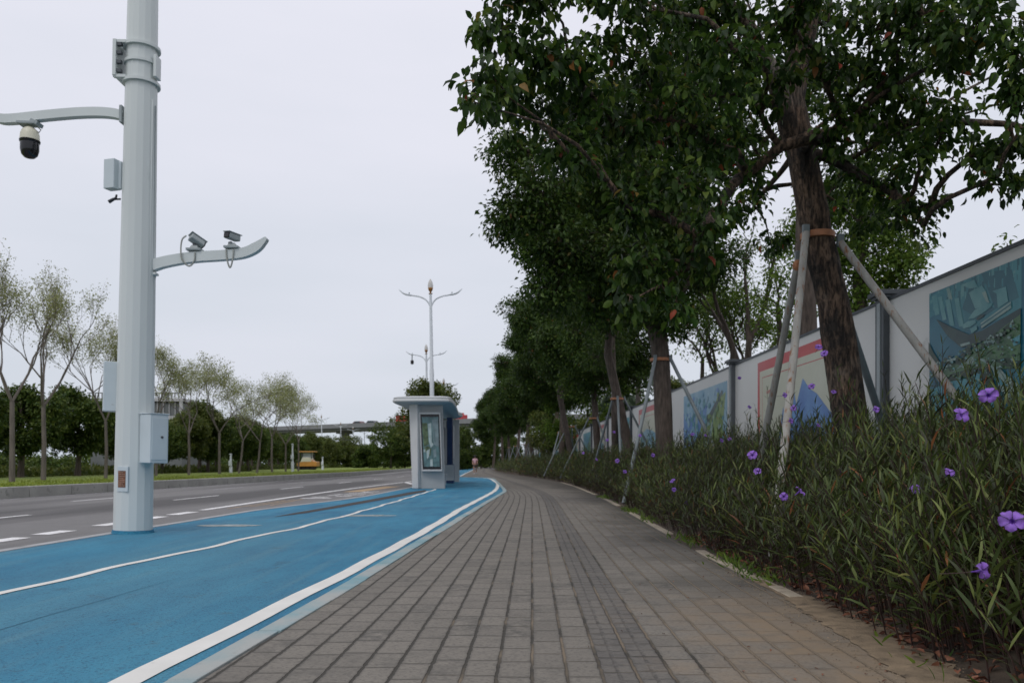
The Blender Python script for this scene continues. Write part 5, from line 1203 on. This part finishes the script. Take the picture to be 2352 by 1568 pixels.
# flowers
def make_flower():
    root = empty('purple_flower', (0, 0, 0)); m = MB(); n = 5
    for k in range(n):
        a = 2 * math.pi * k / n; rows = []
        ca, sa = math.cos(a), math.sin(a)
        P_ = []
        for (rr_, hw, z) in ((.006, .003, 0), (.013, .0085, .006), (.022, .0150, .009), (.030, .0140, .005), (.0335, .006, .000)):
            for s in (-1, 0, 1):
                zz_ = z + (.003 if s else -.0015) + .003 * math.sin(k * 3 + s * 2)
                P_.append((ca * rr_ - sa * hw * s, sa * rr_ + ca * hw * s, zz_))
        fs_ = [(3 * r + c, 3 * r + c + 1, 3 * r + c + 4, 3 * r + c + 3) for r in range(4) for c in range(2)]
        m.add(P_, fs_)
    m.build('petals', M['petal'], root, smooth=80)
    m = MB(); m.lathe([(.002, -.035), (.0035, -.02), (.007, -.004), (.0075, .003), (.004, -.003), (.001, -.012)], n=10); m.build('throat', M['petal_dark'], root, smooth=60)
    m = MB(); m.tube([(0, 0, -.034), (.002, 0, -.07), (0, .005, -.14)], .0018, 5); m.build('stalk', M['stem'], root)
    return root
fl0 = make_flower()
FLW = [(2270,908,36,'upright purple flower highest at the right edge against the large teal picture'),(2207,953,36,'open purple flower lower left of the highest right-edge flower'),(2325,1197,48,'largest purple flower at the right edge of the bed'),(2255,1310,44,'purple flower lowest in the bed at the right edge'),(2180,1085,26,'purple flower in the middle of the right part of the bed'),(2103,1124,24,'sideways purple flower left of the mid bed flower'),
 (1837,1128,23,'right one of the two purple flowers in front of the whitish brace leg'),(1800,1140,19,'left one of the two purple flowers in front of the whitish brace leg'),(1728,1045,20,'purple flower left of the whitish brace leg at mid height'),(1740,1082,15,'purple flower just below the one left of the whitish brace leg'),(2012,940,16,'purple flower right of the nearest trunk base'),(1880,797,14,'higher of two purple flowers before the nearest trunk'),(1893,812,15,'lower of two purple flowers before the nearest trunk'),
 (1802,907,13,None),(1823,937,14,None),(1816,966,14,None),(1879,976,12,None),(1915,900,11,None),(1864,887,14,None),(1721,935,10,None),(1657,1011,10,None),(1676,1008,9,None),(1591,997,9,None),(1545,1104,12,None),(1549,1124,10,None),(1435,1083,9,None),(1418,1058,9,None),(1575,1155,9,None),(1500,1045,8,None),(1470,1000,7,None),(1410,992,7,None),(1395,1010,7,None),(1698,868,8,None),(1762,1004,10,None),(1620,1000,8,None),(1340,1040,6,None),(1370,1055,6,None),(1930,1080,14,None)]
rf = random.Random(77)
for i, (x, y, s, lb) in enumerate(FLW):
    Y = .060 * F / s * .84; p = P(x, y, Y)
    o = fl0 if i == 0 else dup(fl0, p)
    o.location = p; 
    tilt = rf.uniform(.75, 1.5); o.rotation_euler = (tilt, rf.uniform(-.5, .5), rf.uniform(-.9, .9)); q_ = rf.uniform(.78, .92); o.scale = (q_, q_ * rf.uniform(.8, 1.05), q_)
    tag(o, lb or 'small purple flower in the bed, %s from the left of all the flowers' % ORDX(sorted(f[0] + f[1] * .001 for f in FLW).index(x + y * .001)), 'flower', 'purple flowers in the bed')

# weeds along the bed edge, fallen leaves and grit
rs = np.random.RandomState(90); parts = []
n = 2600; y = 1.8 + 24 * rs.uniform(0, 1, n) ** 1.3; clump = (np.sin(y * 2.1) + np.sin(y * .9 + 1) + rs.normal(0, .4, n)) > .5
y = y[clump]; n = len(y); x = np.array([itp(XR, a) for a in y]) + rs.normal(.12, .09, n)
V, fs = leaves(T_LANCE, np.stack([x, y, np.full(n, .01)], 1), np.stack([rs.normal(-.25, .6, n), rs.normal(0, .6, n), rs.uniform(.3, 1, n)], 1), rs.normal(size=(n, 3)), rs.uniform(.04, .14, n), rs.uniform(.006, .02, n))
tag(np_mesh('edge_weeds', V, fs, M['leaf_bright']), 'patchy light green weeds along the edge of the bed', 'weeds', kind='stuff')
n = 1500; y = 2.0 + 8 * rs.uniform(0, 1, n); x = np.array([itp(XR, a) for a in y]) + np.abs(rs.normal(.12, .42, n)) + .15
z = np.array([max(bed_z(a, b), .01) for a, b in zip(x, y)]) + .008
V, fs = leaves(T_BROAD, np.stack([x, y, z], 1), np.stack([rs.normal(size=n), rs.normal(size=n), rs.normal(.1, .25, n)], 1), np.stack([rs.normal(0, .4, n), rs.normal(0, .4, n), np.ones(n)], 1), rs.uniform(.015, .085, n), rs.uniform(.01, .045, n))
tag(np_mesh('leaf_litter', V, fs, M['dead']), 'reddish brown fallen leaves on the soil beneath the planting', 'leaf litter', kind='stuff')
n = 130; y = 2.6 + 13 * rs.uniform(0, 1, n); x = np.array([itp(XR, b) for b in y]) - np.abs(rs.normal(0, .6, n)) - .02
V, fs = leaves(T_BROAD, np.stack([x, y, np.full(n, .013)], 1), np.stack([rs.normal(size=n), rs.normal(size=n), rs.normal(.1, .1, n)], 1), np.stack([rs.normal(0, .2, n), rs.normal(0, .2, n), np.ones(n)], 1), rs.uniform(.008, .03, n), rs.uniform(.004, .014, n))
tag(np_mesh('pavement_litter', V, fs, M['dead']), 'small dry leaf bits scattered on the paving near the bed', 'leaf litter', kind='stuff')
M['grit'] = simple('grit', (.20, .155, .105), .9, .6, 30)
n = 5200; y = 2.2 + 4.8 * rs.uniform(0, 1, n) ** 1.2; x = np.array([itp(XR, a) for a in y]) + rs.normal(.10, .14, n); sc = rs.uniform(.0015, .006, n)
oc = np.array([(1,0,0),(-1,0,0),(0,1,0),(0,-1,0),(0,0,1),(0,0,-1)]); of = np.array([(0,2,4),(2,1,4),(1,3,4),(3,0,4)])
zz_ = np.array([max(bed_z(a, b) - .016, .008) if a > itp(XR, b) else .009 for a, b in zip(x, y)])
V = (np.stack([x, y, zz_], 1)[:, None] + oc[None] * sc[:, None, None] * rs.uniform(.6, 1.4, (n, 6, 1))).reshape(-1, 3)
tag(np_mesh('grit', V, [(of[None] + (np.arange(n) * 6)[:, None, None]).reshape(-1, 3)], M['grit']), 'sandy grit spilled along the bed edge', 'grit', kind='stuff')
